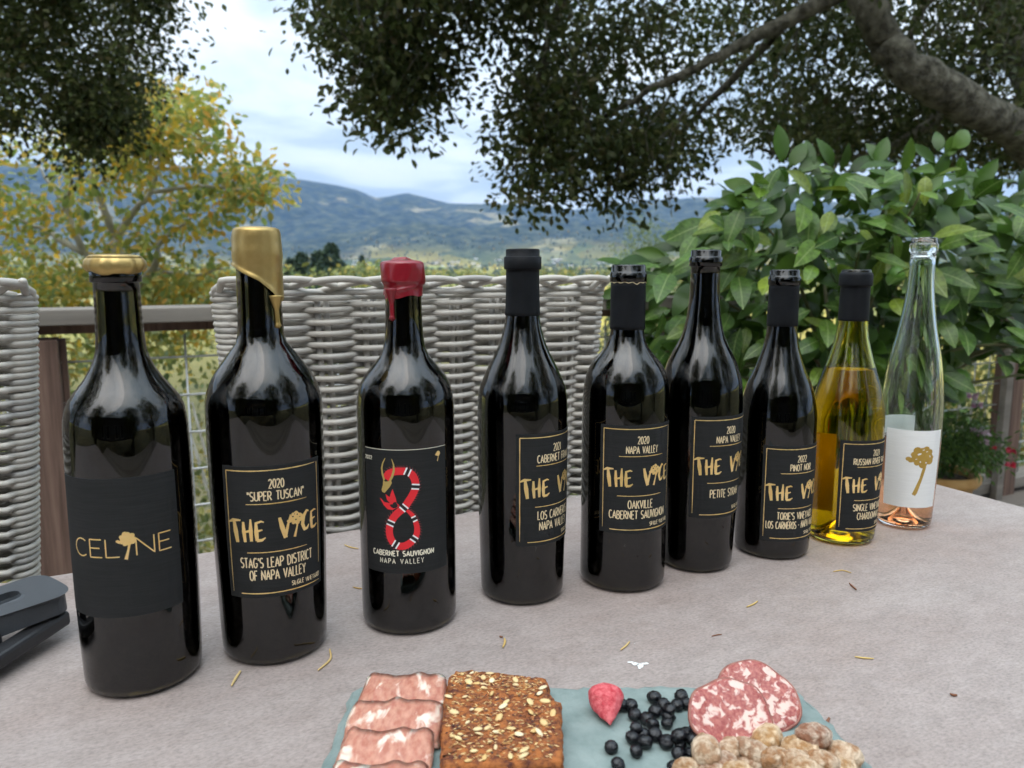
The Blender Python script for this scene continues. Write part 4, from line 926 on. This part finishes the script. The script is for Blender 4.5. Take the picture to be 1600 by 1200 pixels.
def rp3(a, z, t):
    d = (a-fa3+math.pi) % (2*math.pi)-math.pi; r = b.R(min(z,.298))+.0011
    if z > .2865: r += .0021*min(1, (z-.2865)/.003)*(1 if z < .299 else max(0, 1-((z-.299)/.0075)**2*.6))
    r += .0010*math.exp(-((z-(.2835+.004*math.sin(d)))/.0012)**2)*(1 if d > -.5 else .3)
    return r+.00035*math.sin(3*a+z*200)+.0001*math.sin(9*a-z*300)
b.wax(zl3, .3045, rp3, M['wax_red'])
drip(b, fa3-R(38), .2840, .2580, .0031, M['wax_red'])
MB().add([(-.009,-.006,.3065),(.004,-.008,.3072),(.008,.002,.3068),(-.002,.007,.3072),(-.006,-.003,.3088),(.003,-.004,.3092),(.004,.001,.3086)], [(0,1,5,4),(1,2,6,5),(2,3,6),(3,0,4),(4,5,6),(3,4,6)]).build('wax_crumb', M['wax_red'], b.g)

# --- 4: CABERNET FRANC
b = Bottle('slender dark bottle sealed in a full black capsule, labelled CABERNET FRANC', (.0095,.6902), .3165, [(0,38.4),(14,38.8),(113,40.9),(173,41),(191,39.7),(203,35.3),(214.6,30),(229,22.7),(243.5,17.8),(258,15.2),(280,14.4),(294.6,14.2),(314,14.0)], M['glass_dark'], M['red_wine'], .189)
vice_label(b, R(-44), .108, ['2021','CABERNET FRANC'], ['LOS CARNEROS','NAPA VALLEY'], {'CABERNET FRANC':.042})
rn = .0140; H_ = b.H
b.sleeve(.2585, H_-.0175, 'capsule', M['capsule'], .0006, [(H_-.0175, rn+.0020), (H_-.0165, rn+.0026), (H_-.0068, rn+.0026), (H_-.0062, rn+.0018), (H_-.0058, rn+.0010), (H_-.0008, rn+.0010), (H_+.0004, rn+.0004), (H_+.0006, rn-.003), (H_-.0008, rn-.0036)])
# --- 5: OAKVILLE
b = Bottle('dark bottle with a torn black capsule edge, labelled OAKVILLE CABERNET SAUVIGNON', (.1080,.7199), .3035, [(0,40.6),(8,41),(155,41),(186,40.2),(198.4,38.3),(207.5,35),(216.6,29.2),(225.7,21.4),(234.8,17.2),(240.8,15.8),(290,15.5),(301,15.3)], M['glass_dark'], M['red_wine'], .172)
vice_label(b, R(-76), .1095, ['2020','NAPA VALLEY'], ['OAKVILLE','CABERNET SAUVIGNON'], {'CABERNET SAUVIGNON':.058,'OAKVILLE':.024})
b.sleeve(.2440, .2872, 'capsule', M['capsule'], .0006)
mb = MB(); mb.tube([((b.R(.285)+.001)*math.cos(b.face+R(-70+i*7)), (b.R(.285)+.001)*math.sin(b.face+R(-70+i*7)), .2873+.0006*math.sin(i*1.7)-.0012*math.exp(-((i-14)/1.4)**2)) for i in range(22)], .00035, 6); mb.build('torn_edge', M['gold_text'], b.g, True)
# --- 6: PETITE SYRAH
b = Bottle('tall dark bottle with bare brown glass neck, labelled PETITE SYRAH', (.1900,.7634), .3180, [(0,36.3),(6,36.6),(80,39.4),(147,41.2),(160,41.1),(186,39.7),(199,36.5),(212,32.1),(221.7,27.1),(234.4,20.9),(250,17.2),(272,14.8),(302,14.3),(316,14.2)], M['glass_dark'], M['red_wine'], .191)
vice_label(b, R(-60), .109, ['2020','NAPA VALLEY'], ['PETITE SYRAH'], {'PETITE SYRAH':.037})
# --- 7: PINOT NOIR
b = Bottle('sloping dark bottle with low label reading 2022 PINOT NOIR', (.2809,.8000), .2990, [(0,38.2),(13,38.6),(112,39.7),(146,39.4),(167,36.2),(181,32.3),(194,26.5),(208,21.4),(221,17.6),(240.5,15),(285,14.4),(297,14.3)], M['glass_dark'], M['red_wine'], .168)
vice_label(b, R(-70), .0715, ['2022','PINOT NOIR'], ["TORIE'S VINEYARD",'LOS CARNEROS - NAPA VALLEY'], {'LOS CARNEROS - NAPA VALLEY':.066,"TORIE'S VINEYARD":.045})
b.sleeve(.2410, .2830, 'capsule', M['capsule'], .0006)
# --- 8: CHARDONNAY
b = Bottle('golden green bottle of white wine, labelled RUSSIAN RIVER CHARDONNAY', (.3714,.8383), .2990, [(0,35.8),(7.5,36.2),(60,38),(111,38.9),(140,38.5),(161,35.6),(175,32),(193,26.2),(210.6,21),(224.6,17.5),(242.7,15.2),(283,14.6),(297,14.5)], M['glass_gold'], M['white_wine'], .1935)
vice_label(b, R(-62), .068, ['2021','RUSSIAN RIVER VALLEY'], ['SINGLE VINEYARD','CHARDONNAY'], {'RUSSIAN RIVER VALLEY':.052})
b.sleeve(.2440, .2815, 'capsule', M['capsule'], .0006, [(.2815,.0170),(.2830,.0171),(.2925,.0171),(.2955,.0160),(.2960,.0150)])
bl = MB(); vs_ = [(-.03+.06*i/20, -.045+.09*j/4, 0) for j in range(5) for i in range(21)]; bl.add(vs_, [(j*21+i, j*21+i+1, (j+1)*21+i+1, (j+1)*21+i) for j in range(4) for i in range(20)])
M['back_paper'] = pm('back_paper', (.78,.68,.48), .8); b.wrap(bl, R(118), .068, .0004).build('back_label', M['back_paper'], b.g)
# --- 9: rose, white label
b = Bottle('tall clear flute bottle with a little rose wine and a white label', (.4667,.8851), .3345, [(0,30.2),(16,30.8),(60,32.4),(109,33.6),(139,33.3),(169,31.2),(199,27.2),(228,21.3),(257,16.7),(286,14),(314.5,13.3),(332.5,13.2)], M['glass_clear'], M['rose_wine'], .104)
b.label(R(-105), .0730, .064, .0905, M['label_white'], 'white textured label with a gold dripping tree emblem')
tx = MB(); emblem(tx, .0085, .0155, .0310, 4, False)
ribbon(tx, dens([(.0115,.004,.0018),(.0085,-.010,.0017),(.0035,-.0265,.0023),(.0018,-.0300,.0020)], .001), .002); b.put(tx, 'emblem', M['gold_matte'])
tx = MB()
for (u_, v_, a_, c_) in ((.0045,.0185,.0022,.0011),(.0125,.0215,.0012,.0006),(.0165,.0160,.0006,.0015),(.0125,.0085,.0009,.0008),(.0060,.0095,.0007,.0010),(.0085,.0235,.0014,.0005),(.0015,.0125,.0010,.0005)): disc(tx, u_, v_, a_, c_, .4)
b.put(tx, 'emblem_gaps', M['label_white'], .00060)
bl = MB(); vs_ = [(-.020+.04*i/20, -.040+.08*j/4, 0) for j in range(5) for i in range(21)]; bl.add(vs_, [(j*21+i, j*21+i+1, (j+1)*21+i+1, (j+1)*21+i) for j in range(4) for i in range(20)])
b.wrap(bl, R(88), .085, .0004).build('back_label', M['label_white'], b.g)

# ================================================================== SLATE BOARD AND FOOD
M['slate'] = pm('slate', (.155,.205,.192), .75, var=(.235,.285,.268), scale=45, stretch=(1,1,1), bump=.6, bscale=120, rvar=.1)
SZ = ZT+.0075
mb = MB(); out = []; rr = random.Random(3)
cor = [(-.112,.500),(-.106,.507),(.190,.508),(.200,.503),(.214,.42),(.222,.27),(-.100,.27),(-.112,.42)]
for (a, c) in zip(cor, cor[1:]+cor[:1]):
    k = max(1, int(math.dist(a, c)/.006))
    for i in range(k): t = i/k; out.append((a[0]+(c[0]-a[0])*t+rr.gauss(0,.0007), a[1]+(c[1]-a[1])*t+rr.gauss(0,.0007)))
k = len(out); cxx, cyy = .05, .4
rings = [(ZT+.0006, .0008), (ZT+.0030, -.0006), (ZT+.0052, .0006), (SZ-.0012, .0004), (SZ-.0002, -.0022)]
vs_ = []
for z, e_ in rings:
    for (x, y) in out:
        d = Vector((x-cxx, y-cyy)).normalized(); w = e_+rr.gauss(0,.0004); vs_.append((x+d.x*w, y+d.y*w, z+rr.gauss(0,.0002)))
fs = [(j*k+i, j*k+(i+1) % k, (j+1)*k+(i+1) % k, (j+1)*k+i) for j in range(len(rings)-1) for i in range(k)]
fs += [tuple(range(k-1,-1,-1)), tuple((len(rings)-1)*k+i for i in range(k))]
o = mb.add(vs_, fs).build('slate_board', M['slate'], None); tag(o, 'grey green slate board with chipped edges carrying meats, crackers and nuts', 'board')

def meat_mat(name, red, red2, fat, scale, lo, hi, stretch=(1,1,1)):
    m, n, l, b_ = new_mat(name); tcn = n.new('ShaderNodeTexCoord'); mp = n.new('ShaderNodeMapping'); mp.inputs['Scale'].default_value = stretch; l.new(tcn.outputs['Object'], mp.inputs[0])
    t = n.new('ShaderNodeTexNoise'); t.inputs['Scale'].default_value = scale; t.inputs['Detail'].default_value = 3; t.inputs['Distortion'].default_value = .5; l.new(mp.outputs[0], t.inputs['Vector'])
    t2 = n.new('ShaderNodeTexNoise'); t2.inputs['Scale'].default_value = scale*3; t2.inputs['Detail'].default_value = 5; l.new(mp.outputs[0], t2.inputs['Vector'])
    r = n.new('ShaderNodeValToRGB'); l.new(t2.outputs['Fac'], r.inputs[0]); r.color_ramp.elements[0].position = .35; r.color_ramp.elements[0].color = (*red, 1); r.color_ramp.elements[1].position = .68; r.color_ramp.elements[1].color = (*red2, 1)
    ms = n.new('ShaderNodeMapRange'); ms.interpolation_type = 'SMOOTHSTEP'; ms.inputs['From Min'].default_value = lo; ms.inputs['From Max'].default_value = hi; l.new(t.outputs['Fac'], ms.inputs[0])
    mx = n.new('ShaderNodeMix'); mx.data_type = 'RGBA'; l.new(ms.outputs[0], mx.inputs['Factor']); l.new(r.outputs[0], mx.inputs['A']); mx.inputs['B'].default_value = (*fat, 1)
    l.new(mx.outputs['Result'], b_.inputs['Base Color']); b_.inputs['Roughness'].default_value = .5; b_.inputs['Subsurface Weight'].default_value = .25; b_.inputs['Subsurface Scale'].default_value = .002
    bp = n.new('ShaderNodeBump'); bp.inputs['Strength'].default_value = .35; bp.inputs['Distance'].default_value = .0006; l.new(t.outputs['Fac'], bp.inputs['Height']); l.new(bp.outputs[0], b_.inputs['Normal']); return m
M['ham'] = meat_mat('ham', (.42,.15,.10), (.57,.29,.205), (.79,.64,.53), 95, .52, .66, (1,.5,1))
M['salami'] = meat_mat('salami', (.27,.045,.04), (.44,.14,.11), (.70,.50,.43), 165, .50, .63)
# folded cured ham: overlapping folded slices, one behind another
for i in range(4):
    yb = .5060-.0330*i; z0 = SZ+.0004; W0 = .0285+.0012*math.sin(i*2); cxh = -.0745-.0006*i; mb = MB(); nu, nv = 26, 14; vs_ = []
    rr = random.Random(20+i); ph = rr.uniform(0,6)
    for j in range(nv+1):
        t = j/nv
        for q in range(nu+1):
            s = -1+2*q/nu; edge = abs(s)**6
            if t < .5: tt = t/.5; y = yb - .040*(1-tt); zz_ = .0030 + .0045*tt
            else: tt = (t-.5)/.5; y = yb - .037*tt; zz_ = .0090-.0042*tt+.0012*math.sin(tt*3)
            y += .0016*math.sin(s*4+ph)+.0009*math.sin(s*11+ph*2)+.003*abs(s)**3*(1 if i else .4); zz_ += .0006*math.sin(s*7+ph+t*2)+.0004*math.sin(s*15+t*5) - .0035*edge
            if abs(t-.5) < .06: y += .0012; 
            vs_.append((cxh+s*W0*(1+.03*math.sin(t*9+ph)), y, z0+max(.0002, zz_)+.0006*(3-i)*0))
    k = nu+1; fs = [(j*k+q, j*k+q+1, (j+1)*k+q+1, (j+1)*k+q) for j in range(nv) for q in range(nu)]
    o = mb.add(vs_, fs).build('ham_slice', M['ham'], None, True); sol = o.modifiers.new('thickness', 'SOLIDIFY'); sol.thickness = .0012; sol.offset = 0
    tag(o, ['folded cured ham slice at the far end of its row on the slate','folded cured ham slice just in front of the farthest one','third folded cured ham slice from the far end of its row','fourth folded cured ham slice from the far end of its row'][i], 'ham slice', 'folded ham slices')
# seed crackers
M['cracker'] = pm('cracker', (.09,.018,.006), .75, var=(.40,.125,.025), scale=170, bump=1, bscale=260, lo=.36, hi=.6)
M['seed'] = pm('seed', (.72,.5,.22), .55, rand=[(.75,.56,.28),(.62,.4,.15),(.8,.66,.42)])
M['flake'] = pm('flake', (.6,.4,.15), .6, island=[(.42,.18,.04),(.75,.52,.24),(.22,.06,.015),(.40,.14,.03),(.04,.012,.015),(.6,.36,.12),(.3,.09,.02),(.14,.04,.015)])
def cracker(outline, zb, th, tilt, label, seeds):
    g = empty('seed_cracker', (0,0,zb)); tag(g, label, 'cracker', 'seed crackers on the slate'); pts = []
    rr = random.Random(int(zb*1e5))
    for a, c in zip(outline, outline[1:]+outline[:1]):
        k = max(1, int(math.dist(a, c)/.0022)); pts += [(a[0]+(c[0]-a[0])*i/k+rr.gauss(0,.0005), a[1]+(c[1]-a[1])*i/k+rr.gauss(0,.0005)) for i in range(k)]
    k = len(pts); mx_ = sum(p[0] for p in pts)/k; my_ = sum(p[1] for p in pts)/k; y0 = min(p[1] for p in pts)
    hz = lambda x, y: tilt*(y-y0)
    vs_ = []; fs = []
    levels = [(0,1.0),(th*.5,1.01),(th,.985)]+[(th, f) for f in (.88,.74,.58,.4,.2)]
    for z, f in levels:
        for p in pts:
            x, y = mx_+(p[0]-mx_)*f, my_+(p[1]-my_)*f; bumpz = .0009*mnoise.noise((x*260, y*260, zb*90)) + .0006*mnoise.noise((x*600, y*600, 2)) if z > 0 else 0
            vs_.append((x, y, z+hz(x, y)+bumpz))
    for j in range(len(levels)-1):
        for i in range(k): fs.append((j*k+i, j*k+(i+1) % k, (j+1)*k+(i+1) % k, (j+1)*k+i))
    fs += [tuple(range(k-1,-1,-1)), tuple((len(levels)-1)*k+i for i in range(k))]
    MB().add(vs_, fs).build('cracker_base', M['cracker'], g, True)
    fl = MB(); c = 0; X0, X1 = min(p[0] for p in pts), max(p[0] for p in pts); Y0, Y1 = y0, max(p[1] for p in pts)
    P2 = [(p[0], p[1]) for p in pts]
    def rnd():
        while True:
            x, y = rr.uniform(X0, X1), rr.uniform(Y0, Y1)
            if in_poly(P2, np.array([x]), np.array([y]))[0]: return mx_+(x-mx_)*.93, my_+(y-my_)*.95
    while c < 900:
        x, y = rnd(); c += 1; a = rr.gauss(0,.5); L, w = rr.uniform(.0008,.0022), rr.uniform(.0004,.0008); z = th+hz(x, y)+rr.uniform(-.0001,.0006)
        d = Vector((math.cos(a), math.sin(a), rr.gauss(0,.25))); s = Vector((-math.sin(a), math.cos(a), rr.gauss(0,.2)))
        p = Vector((x, y, z)); up = Vector((0,0,.0005)); q = [p-d*L, p-s*w, p+d*L, p+s*w, p+up]; fl.add(q, [(0,1,4),(1,2,4),(2,3,4),(3,0,4)])
    tag(fl.build('seed_flakes', M['flake'], g), kind='stuff')
    for i in range(seeds):
        x, y = rnd(); o = link('seed', SEED, M['seed'], g, True); o.location = (x, y, th+hz(x, y)+.0006); s_ = rr.uniform(.6, 1.25); o.scale = (s_, s_*rr.uniform(.75,1), 1); o.rotation_euler = (rr.gauss(0,.25), rr.gauss(0,.25), rr.uniform(0,3.14))
    return g
SEED = mesh_of(MB().lathe([(-.0007,0),(-.0005,.0014),(0,.0022),(.0005,.0016),(.0009,0)], 9), 'seed')
for v in SEED.vertices: v.co.x *= 1.5
cracker([(-.0445,.505),(-.040,.511),(-.030,.513),(-.012,.509),(.010,.505),(.0235,.502),(.0255,.494),(.021,.470),(-.043,.470)], SZ+.001, .0075, .02, 'far seed cracker lying half under the nearer one', 26)
cracker([(-.0420,.479),(-.030,.4815),(-.010,.479),(.012,.476),(.0240,.472),(.028,.466),(.0325,.458),(.0310,.445),(.029,.405),(-.040,.402),(-.0435,.440),(-.0445,.470)], SZ+.0050, .0070, .060, 'nearer seed cracker leaning on the far one beside the ham', 44)
# strawberry
M['strawberry'] = pm('strawberry', (.50,.03,.045), .7, var=(.70,.16,.17), scale=260, bump=.8, bscale=420)
mb = MB(); n_ = 26; vs_ = []; fs = []
for j in range(15):
    t = j/14; w = [.15,.5,.78,.95,1.0,1.0,.95,.88,.79,.69,.58,.46,.33,.18,.03][j]
    for i in range(n_):
        a = 2*math.pi*i/n_; r_ = .0118*w*(1+.05*math.sin(3*a+t*6)); x, z = r_*math.cos(a), .66*r_*math.sin(a)*(1 if math.sin(a) > 0 else .7); nz_ = .0008*mnoise.noise((x*300, t*9, z*300)); vs_.append((x+nz_+.0022*t, .0165-.031*t, z+nz_))
fs = [(j*n_+i, j*n_+(i+1) % n_, (j+1)*n_+(i+1) % n_, (j+1)*n_+i) for j in range(14) for i in range(n_)]+[tuple(range(n_-1,-1,-1)), tuple(14*n_+i for i in range(n_))]
o = mb.add(vs_, fs).build('strawberry_piece', M['strawberry'], None, True); p = on(945,1102,SZ+.008); o.location = p; o.rotation_euler = (R(24), R(-8), R(-4)); tag(o, 'dried red strawberry piece on the slate board beside the blueberries', 'strawberry')
# dried blueberries
M['berry'] = pm('berry', (.002,.002,.003), .14, var=(.006,.006,.008), scale=200, bump=.6, bscale=260, bdist=.002, spec=.5)
BM = []
def lump(rad, sc, amp, freq, seed, name, seg=16, rings=10):
    vs_ = [(0,0,-rad)]; fs = []
    for j in range(1, rings):
        ph = -math.pi/2+math.pi*j/rings
        for i in range(seg): a = 2*math.pi*i/seg; vs_.append((rad*math.cos(ph)*math.cos(a), rad*math.cos(ph)*math.sin(a), rad*math.sin(ph)))
    vs_.append((0,0,rad)); o_ = []
    for v in vs_:
        d = Vector(v).normalized(); q = amp*(1-2*abs(mnoise.noise(d*freq+Vector((seed,0,0)))))*.6 + amp*.5*mnoise.noise(d*freq*.5+Vector((0,seed,0))); p = d*rad*(1+q); o_.append((p.x*sc[0], p.y*sc[1], p.z*sc[2]))
    fs += [(0, 1+(i+1) % seg, 1+i) for i in range(seg)]; L = len(vs_)-1
    for j in range(rings-2):
        for i in range(seg): a = 1+j*seg; fs.append((a+i, a+(i+1) % seg, a+seg+(i+1) % seg, a+seg+i))
    a = 1+(rings-2)*seg; fs += [(a+i, a+(i+1) % seg, L) for i in range(seg)]
    return mesh_of(MB().add(o_, fs), name)
BM = [lump(.0047, (1,1,.85), .2, 2.6, 3.1*i, 'dried_blueberry', 24, 16) for i in range(5)]
BER = [(473,198,0),(615,193,0),(640,232,0),(352,240,0),(372,288,0),(520,238,0),(478,272,0),(552,262,1),(592,240,0),(548,300,0),(435,312,0),(465,338,0),(380,358,1),(412,392,0),(478,392,0),(362,408,0),(425,430,0),(538,430,0),(250,458,0),(380,480,0),(285,545,0),(575,562,0),(603,398,1),(640,388,0),(690,378,0),(610,445,0),(600,492,0),(668,492,0),(672,415,1),(715,402,0),(305,238,0),(540,335,0)]
for i, (x, y, up) in enumerate(BER):
    s_ = random.uniform(.78,1.02); p = on(880+x/3.333, 1030+y/3.333, SZ+.0038*s_+.0045*up); o = link('dried_blueberry', BM[i % 5], M['berry'], None, True, loc=p); o.scale = (s_,)*3; o.rotation_euler = (random.uniform(-.6,.6), random.uniform(-.6,.6), random.uniform(0,6))
    lab = 'shrivelled black dried blueberry in the loose heap between strawberry and salami'
    if i == 18: lab = 'single dried blueberry lying apart on the slate below the strawberry'
    if i == 19: lab = 'dried blueberry lying just clear of the heap on its near side'
    if i == 20: lab = 'dried blueberry lying apart in front of the heap, farthest from the salami'
    if i == 21: lab = 'dried blueberry lying apart beside the nearest candied nuts'
    if i == 30: lab = 'dried blueberry tucked against the side of the red strawberry piece'
    tag(o, lab, 'blueberry', 'dried blueberries on the slate')
# salami
M['casing'] = pm('casing', (.20,.045,.035), .5, var=(.34,.14,.10), scale=200)
def salami(px, py, z, rx, ry, rot, tilt, label, seed):
    g = MB(); n_ = 48; vs_ = []; lv = [(-.0016,.97),(-.0008,1),(.0008,1),(.0016,.97),(.0017,.75),(.0017,.5),(.0017,.25)]
    for z_, f in lv:
        for i in range(n_):
            a = 2*math.pi*i/n_; q = 1+.035*math.sin(3*a+seed)+.02*math.sin(7*a+seed*2); x, y = rx*q*f*math.cos(a), ry*q*f*math.sin(a)
            vs_.append((x, y, z_+.0022*math.sin(x*110+seed)*f+.0012*mnoise.noise((x*120, y*120, seed))))
    fs = [(j*n_+i, j*n_+(i+1) % n_, (j+1)*n_+(i+1) % n_, (j+1)*n_+i) for j in range(len(lv)-1) for i in range(n_)]+[tuple(range(n_-1,-1,-1)), tuple((len(lv)-1)*n_+i for i in range(n_))]
    o = g.add(vs_, fs).build('salami_slice', M['salami'], None, True, loc=on(px, py, z)); o.rotation_euler = (R(tilt), 0, R(rot))
    MB().tube([(vs_[n_+i][0]*1.002, vs_[n_+i][1]*1.002, (vs_[n_+i][2]+vs_[2*n_+i][2])/2) for i in range(n_)], .00125, 6, closed=True).build('casing', M['casing'], o, True); tag(o, label, 'salami', 'salami slices')
salami(1181,1092,SZ+.0115,.0270,.0245,-12,36,'marbled salami slice behind, half covered by the other slice',2.0)
salami(1141,1120,SZ+.0165,.0255,.0235,8,40,'marbled salami slice in front, leaning over the candied nuts',5.0)
# candied nuts
M['nut'] = pm('nut', (.22,.07,.02), .5, var=(.88,.76,.60), scale=150, bump=1, bscale=230, bdist=.005, rand=[(.5,.26,.1),(.62,.42,.25),(.36,.17,.1),(.7,.42,.16)], lo=.42, hi=.58)
NM = [lump(.0078, (1.35,.92,.8), .2, 3.4, 7.7*i+1, 'candied_nut', 26, 16) for i in range(5)]
NUT = [(745,478,1,80,1.15),(868,482,0,70,1.0),(945,462,0,20,.9),(1005,490,1,-40,1.0),(1060,415,1,50,1.1),(1105,522,1,30,1.0),(1165,470,0,10,1.0),(1240,470,1,-5,1.1),(1303,400,2,20,1.1),(1440,500,0,-35,1.2),(1215,538,1,0,1.0),(1345,540,1,15,1.05),(1005,552,0,-20,1.0),(838,540,0,40,.9),(640,565,0,10,.8),(1250,578,1,0,1.0),(770,580,0,0,.9),(1445,575,0,10,1.0),(1130,590,0,70,1.0),(900,595,0,15,1.0),(1310,470,0,60,1.0),(1040,450,0,0,.9)]
for i, (x, y, up, a, s_) in enumerate(NUT):
    p = on(880+x/3.333, 1030+y/3.333, SZ+.0052+.0055*up); o = link('candied_nut', NM[i % 5], M['nut'], None, True, loc=p); o.scale = (s_,)*3; o.rotation_euler = (random.uniform(-.3,.3), random.uniform(-.25,.25), R(a))
    lab = {0:'sugar coated brown nut standing on end between blueberries and salami', 8:'round pale sugar coated nut on top at the far side of the heap', 9:'smooth tan nut at the right edge of the candied heap', 14:'small candied nut lying apart towards the blueberries'}.get(i, 'sugar crusted candied nut in the heap below the salami slices')
    tag(o, lab, 'nut', 'candied nuts on the slate')

# ================================================================== SMALL THINGS ON THE TABLE
M['dry_needle'] = pm('dry_needle', (.55,.36,.10), .6, rand=[(.62,.44,.15),(.5,.3,.09),(.66,.52,.25)])
M['brown_needle'] = pm('brown_needle', (.2,.08,.04), .7)
NE = [((376,1048),(368,1060),(362,1071),.0011,'dry_needle','short yellow dry leaf sliver in front of the gold waxed bottle'),((515,1014),(516,1030),(497,1047),.0009,'dry_needle','bent yellow dry needle beside the foot of the gold waxed bottle'),((641,1062),(652,1066),(663,1072),.0008,'dry_needle','thin yellow needle lying behind the cured ham'),((788,997),(789,1003),(786,1011),.0010,'dry_needle','short yellow needle in front of the Cabernet Franc bottle'),((984,1002),(978,1009),(970,1015),.0008,'dry_needle','yellow needle lying farther back behind the strawberry piece'),
      ((1184,939),(1177,944),(1167,948),.0008,'dry_needle','pale kinked needle in front of the Pinot Noir bottle'),((1336,1026),(1350,1028),(1365,1029),.0007,'dry_needle','straight pale needle on bare table right of the salami'),((1302,893),(1316,891),(1330,895),.0006,'dry_needle','thin pale needle in front of the Chardonnay bottle'),((1327,911),(1332,916),(1338,921),.0009,'brown_needle','small reddish brown needle near the Chardonnay bottle'),((538,851),(548,855),(560,857),.0008,'dry_needle','yellow needle by the table edge left of the dragon bottle'),((551,917),(560,919),(569,920),.0007,'dry_needle','tiny needle at the left side of the dragon bottle'),
      ((1296,1121),(1291,1131),(1286,1142),.0012,'brown_needle','brown pointed sliver sticking out behind the candied nuts'),((1112,994),(1120,992),(1128,991),.0005,'brown_needle','tiny brown crumb of bark in front of the Syrah bottle'),((1485,1084),(1490,1086),(1495,1086),.0010,'brown_needle','dark brown bark crumb on bare table right of the nuts'),((781,994),(783,995),(785,995),.0009,'brown_needle','tiny black crumb beside the needle below the Cabernet Franc')]
for a, m_, c, w, mt, lab in NE:
    pts = cr_path([a, m_, c], 4); q = [on(x, y, ZT+w*.9+.0002+.0006*(i in (0, len(pts)-1))) for i, (x, y) in enumerate(pts)]
    o0 = q[0].copy(); o0.z = ZT; o = MB().tube([p-o0 for p in q], [w*(.35+.65*math.sin(math.pi*(.12+.76*i/(len(q)-1)))) for i in range(len(q))], 6).build('dry_needle', M[mt], None, True, loc=o0); tag(o, lab, 'needle', 'dry needles on the table')
M['dropping'] = pm('dropping', (.75,.75,.73), .8)
mb = MB(); c0 = on(998,1039,ZT+.0003)
for (x, y, rx, ry) in ((985,1035,.0028,.0007),(993,1038,.0030,.0012),(1001,1040,.0030,.0016),(1008,1037,.0030,.0008),(999,1044,.0010,.0008)):
    p = on(x, y, ZT+.0004)-c0; n_ = 12; vs_ = [(p.x+rx*math.cos(2*math.pi*i/n_)*random.uniform(.7,1.2), p.y+ry*2*math.sin(2*math.pi*i/n_)*random.uniform(.7,1.2), .0003) for i in range(n_)]; mb.add(vs_, [tuple(range(n_))])
tag(mb.build('white_splash', M['dropping'], None, loc=c0), 'small dried white splash on the table behind the strawberry', 'stain')

# ---- dark plastic clamp at the left end of the table
cl = empty('table_clamp', on(30,1000)); inv = cl.location; tag(cl, 'dark grey plastic clamp lying on the table left of the broad bottle', 'clamp')
def slab(path, w, th, mat, name, slot=None):
    # rounded bar along a 3-D line, flat side up
    a, c = Vector(path[0]), Vector(path[1]); d = (c-a).normalized(); s = d.cross(Vector((0,0,1))).normalized(); up = s.cross(d); Lg = (c-a).length; prof = []
    n_ = 10
    prof = [(0,-w/2)]+[(Lg-w*.24+w*.24*math.cos(R(t))**.8, w/2*math.copysign(abs(math.sin(R(t)))**.5, math.sin(R(t)))) for t in np.linspace(-89.9,89.9,n_*2)]+[(0,w/2)]
    k = len(prof); vs_ = []; 
    for off in (-th/2, th/2): vs_ += [a-inv + d*p[0] + s*p[1] + up*off for p in prof]
    fs = [(i, (i+1) % k, k+(i+1) % k, k+i) for i in range(k)]
    if slot:
        sl = [(slot[0]+slot[2]*.5*(1-1), -slot[2]/2)]+[(slot[1]+slot[2]/2*math.cos(R(t)), slot[2]/2*math.sin(R(t))) for t in np.linspace(-90,90,n_*2)]+[(slot[0], slot[2]/2)]
        o2 = len(vs_)
        for off in (-th/2, th/2): vs_ += [a-inv + d*p[0] + s*p[1] + up*off for p in sl]
        fs += [(o2+(i+1) % k, o2+i, o2+k+i, o2+k+(i+1) % k) for i in range(k)]
        for b0, b1 in ((0, o2), (k, o2+k)):
            for i in range(k): q = (i+1) % k; fs.append((b0+i, b1+i, b1+q, b0+q) if b0 else (b0+i, b0+q, b1+q, b1+i))
    else: fs += [tuple(range(k-1,-1,-1)), tuple(k+i for i in range(k))]
    return MB().add(vs_, fs).build(name, mat, cl, False, bevel=.0028)
pA = on(-160,1010,ZT+.030); pB = on(88,921,ZT+.036)
slab((pA, pB), .058, .013, M['plastic'], 'upper_jaw', (.02, (pB-pA).length-.034, .014))
pA = on(-160,1130,ZT+.010); pB = on(99,962,ZT+.018); slab((pA, pB), .016, .012, M['plastic_black'], 'lower_jaw')
a0 = on(-60,1030,ZT+.018); MB().box(a0-inv, (.03,.05,.022)).build('hinge_block', M['plastic_black'], cl, bevel=.003)

# ================================================================== HAZE
hz = MB().box((0, 0, 560), (25600, 25600, 1340)).build('haze', None, None)
m = bpy.data.materials.new('haze'); m.use_nodes = True; n = m.node_tree.nodes; n.remove(n['Principled BSDF'])
pv = n.new('ShaderNodeVolumePrincipled'); pv.inputs['Density'].default_value = .000042; pv.inputs['Color'].default_value = (.30,.53,1,1); m.node_tree.links.new(pv.outputs[0], n['Material Output'].inputs['Volume'])
hz.data.materials.append(m); tag(hz, kind='stuff')
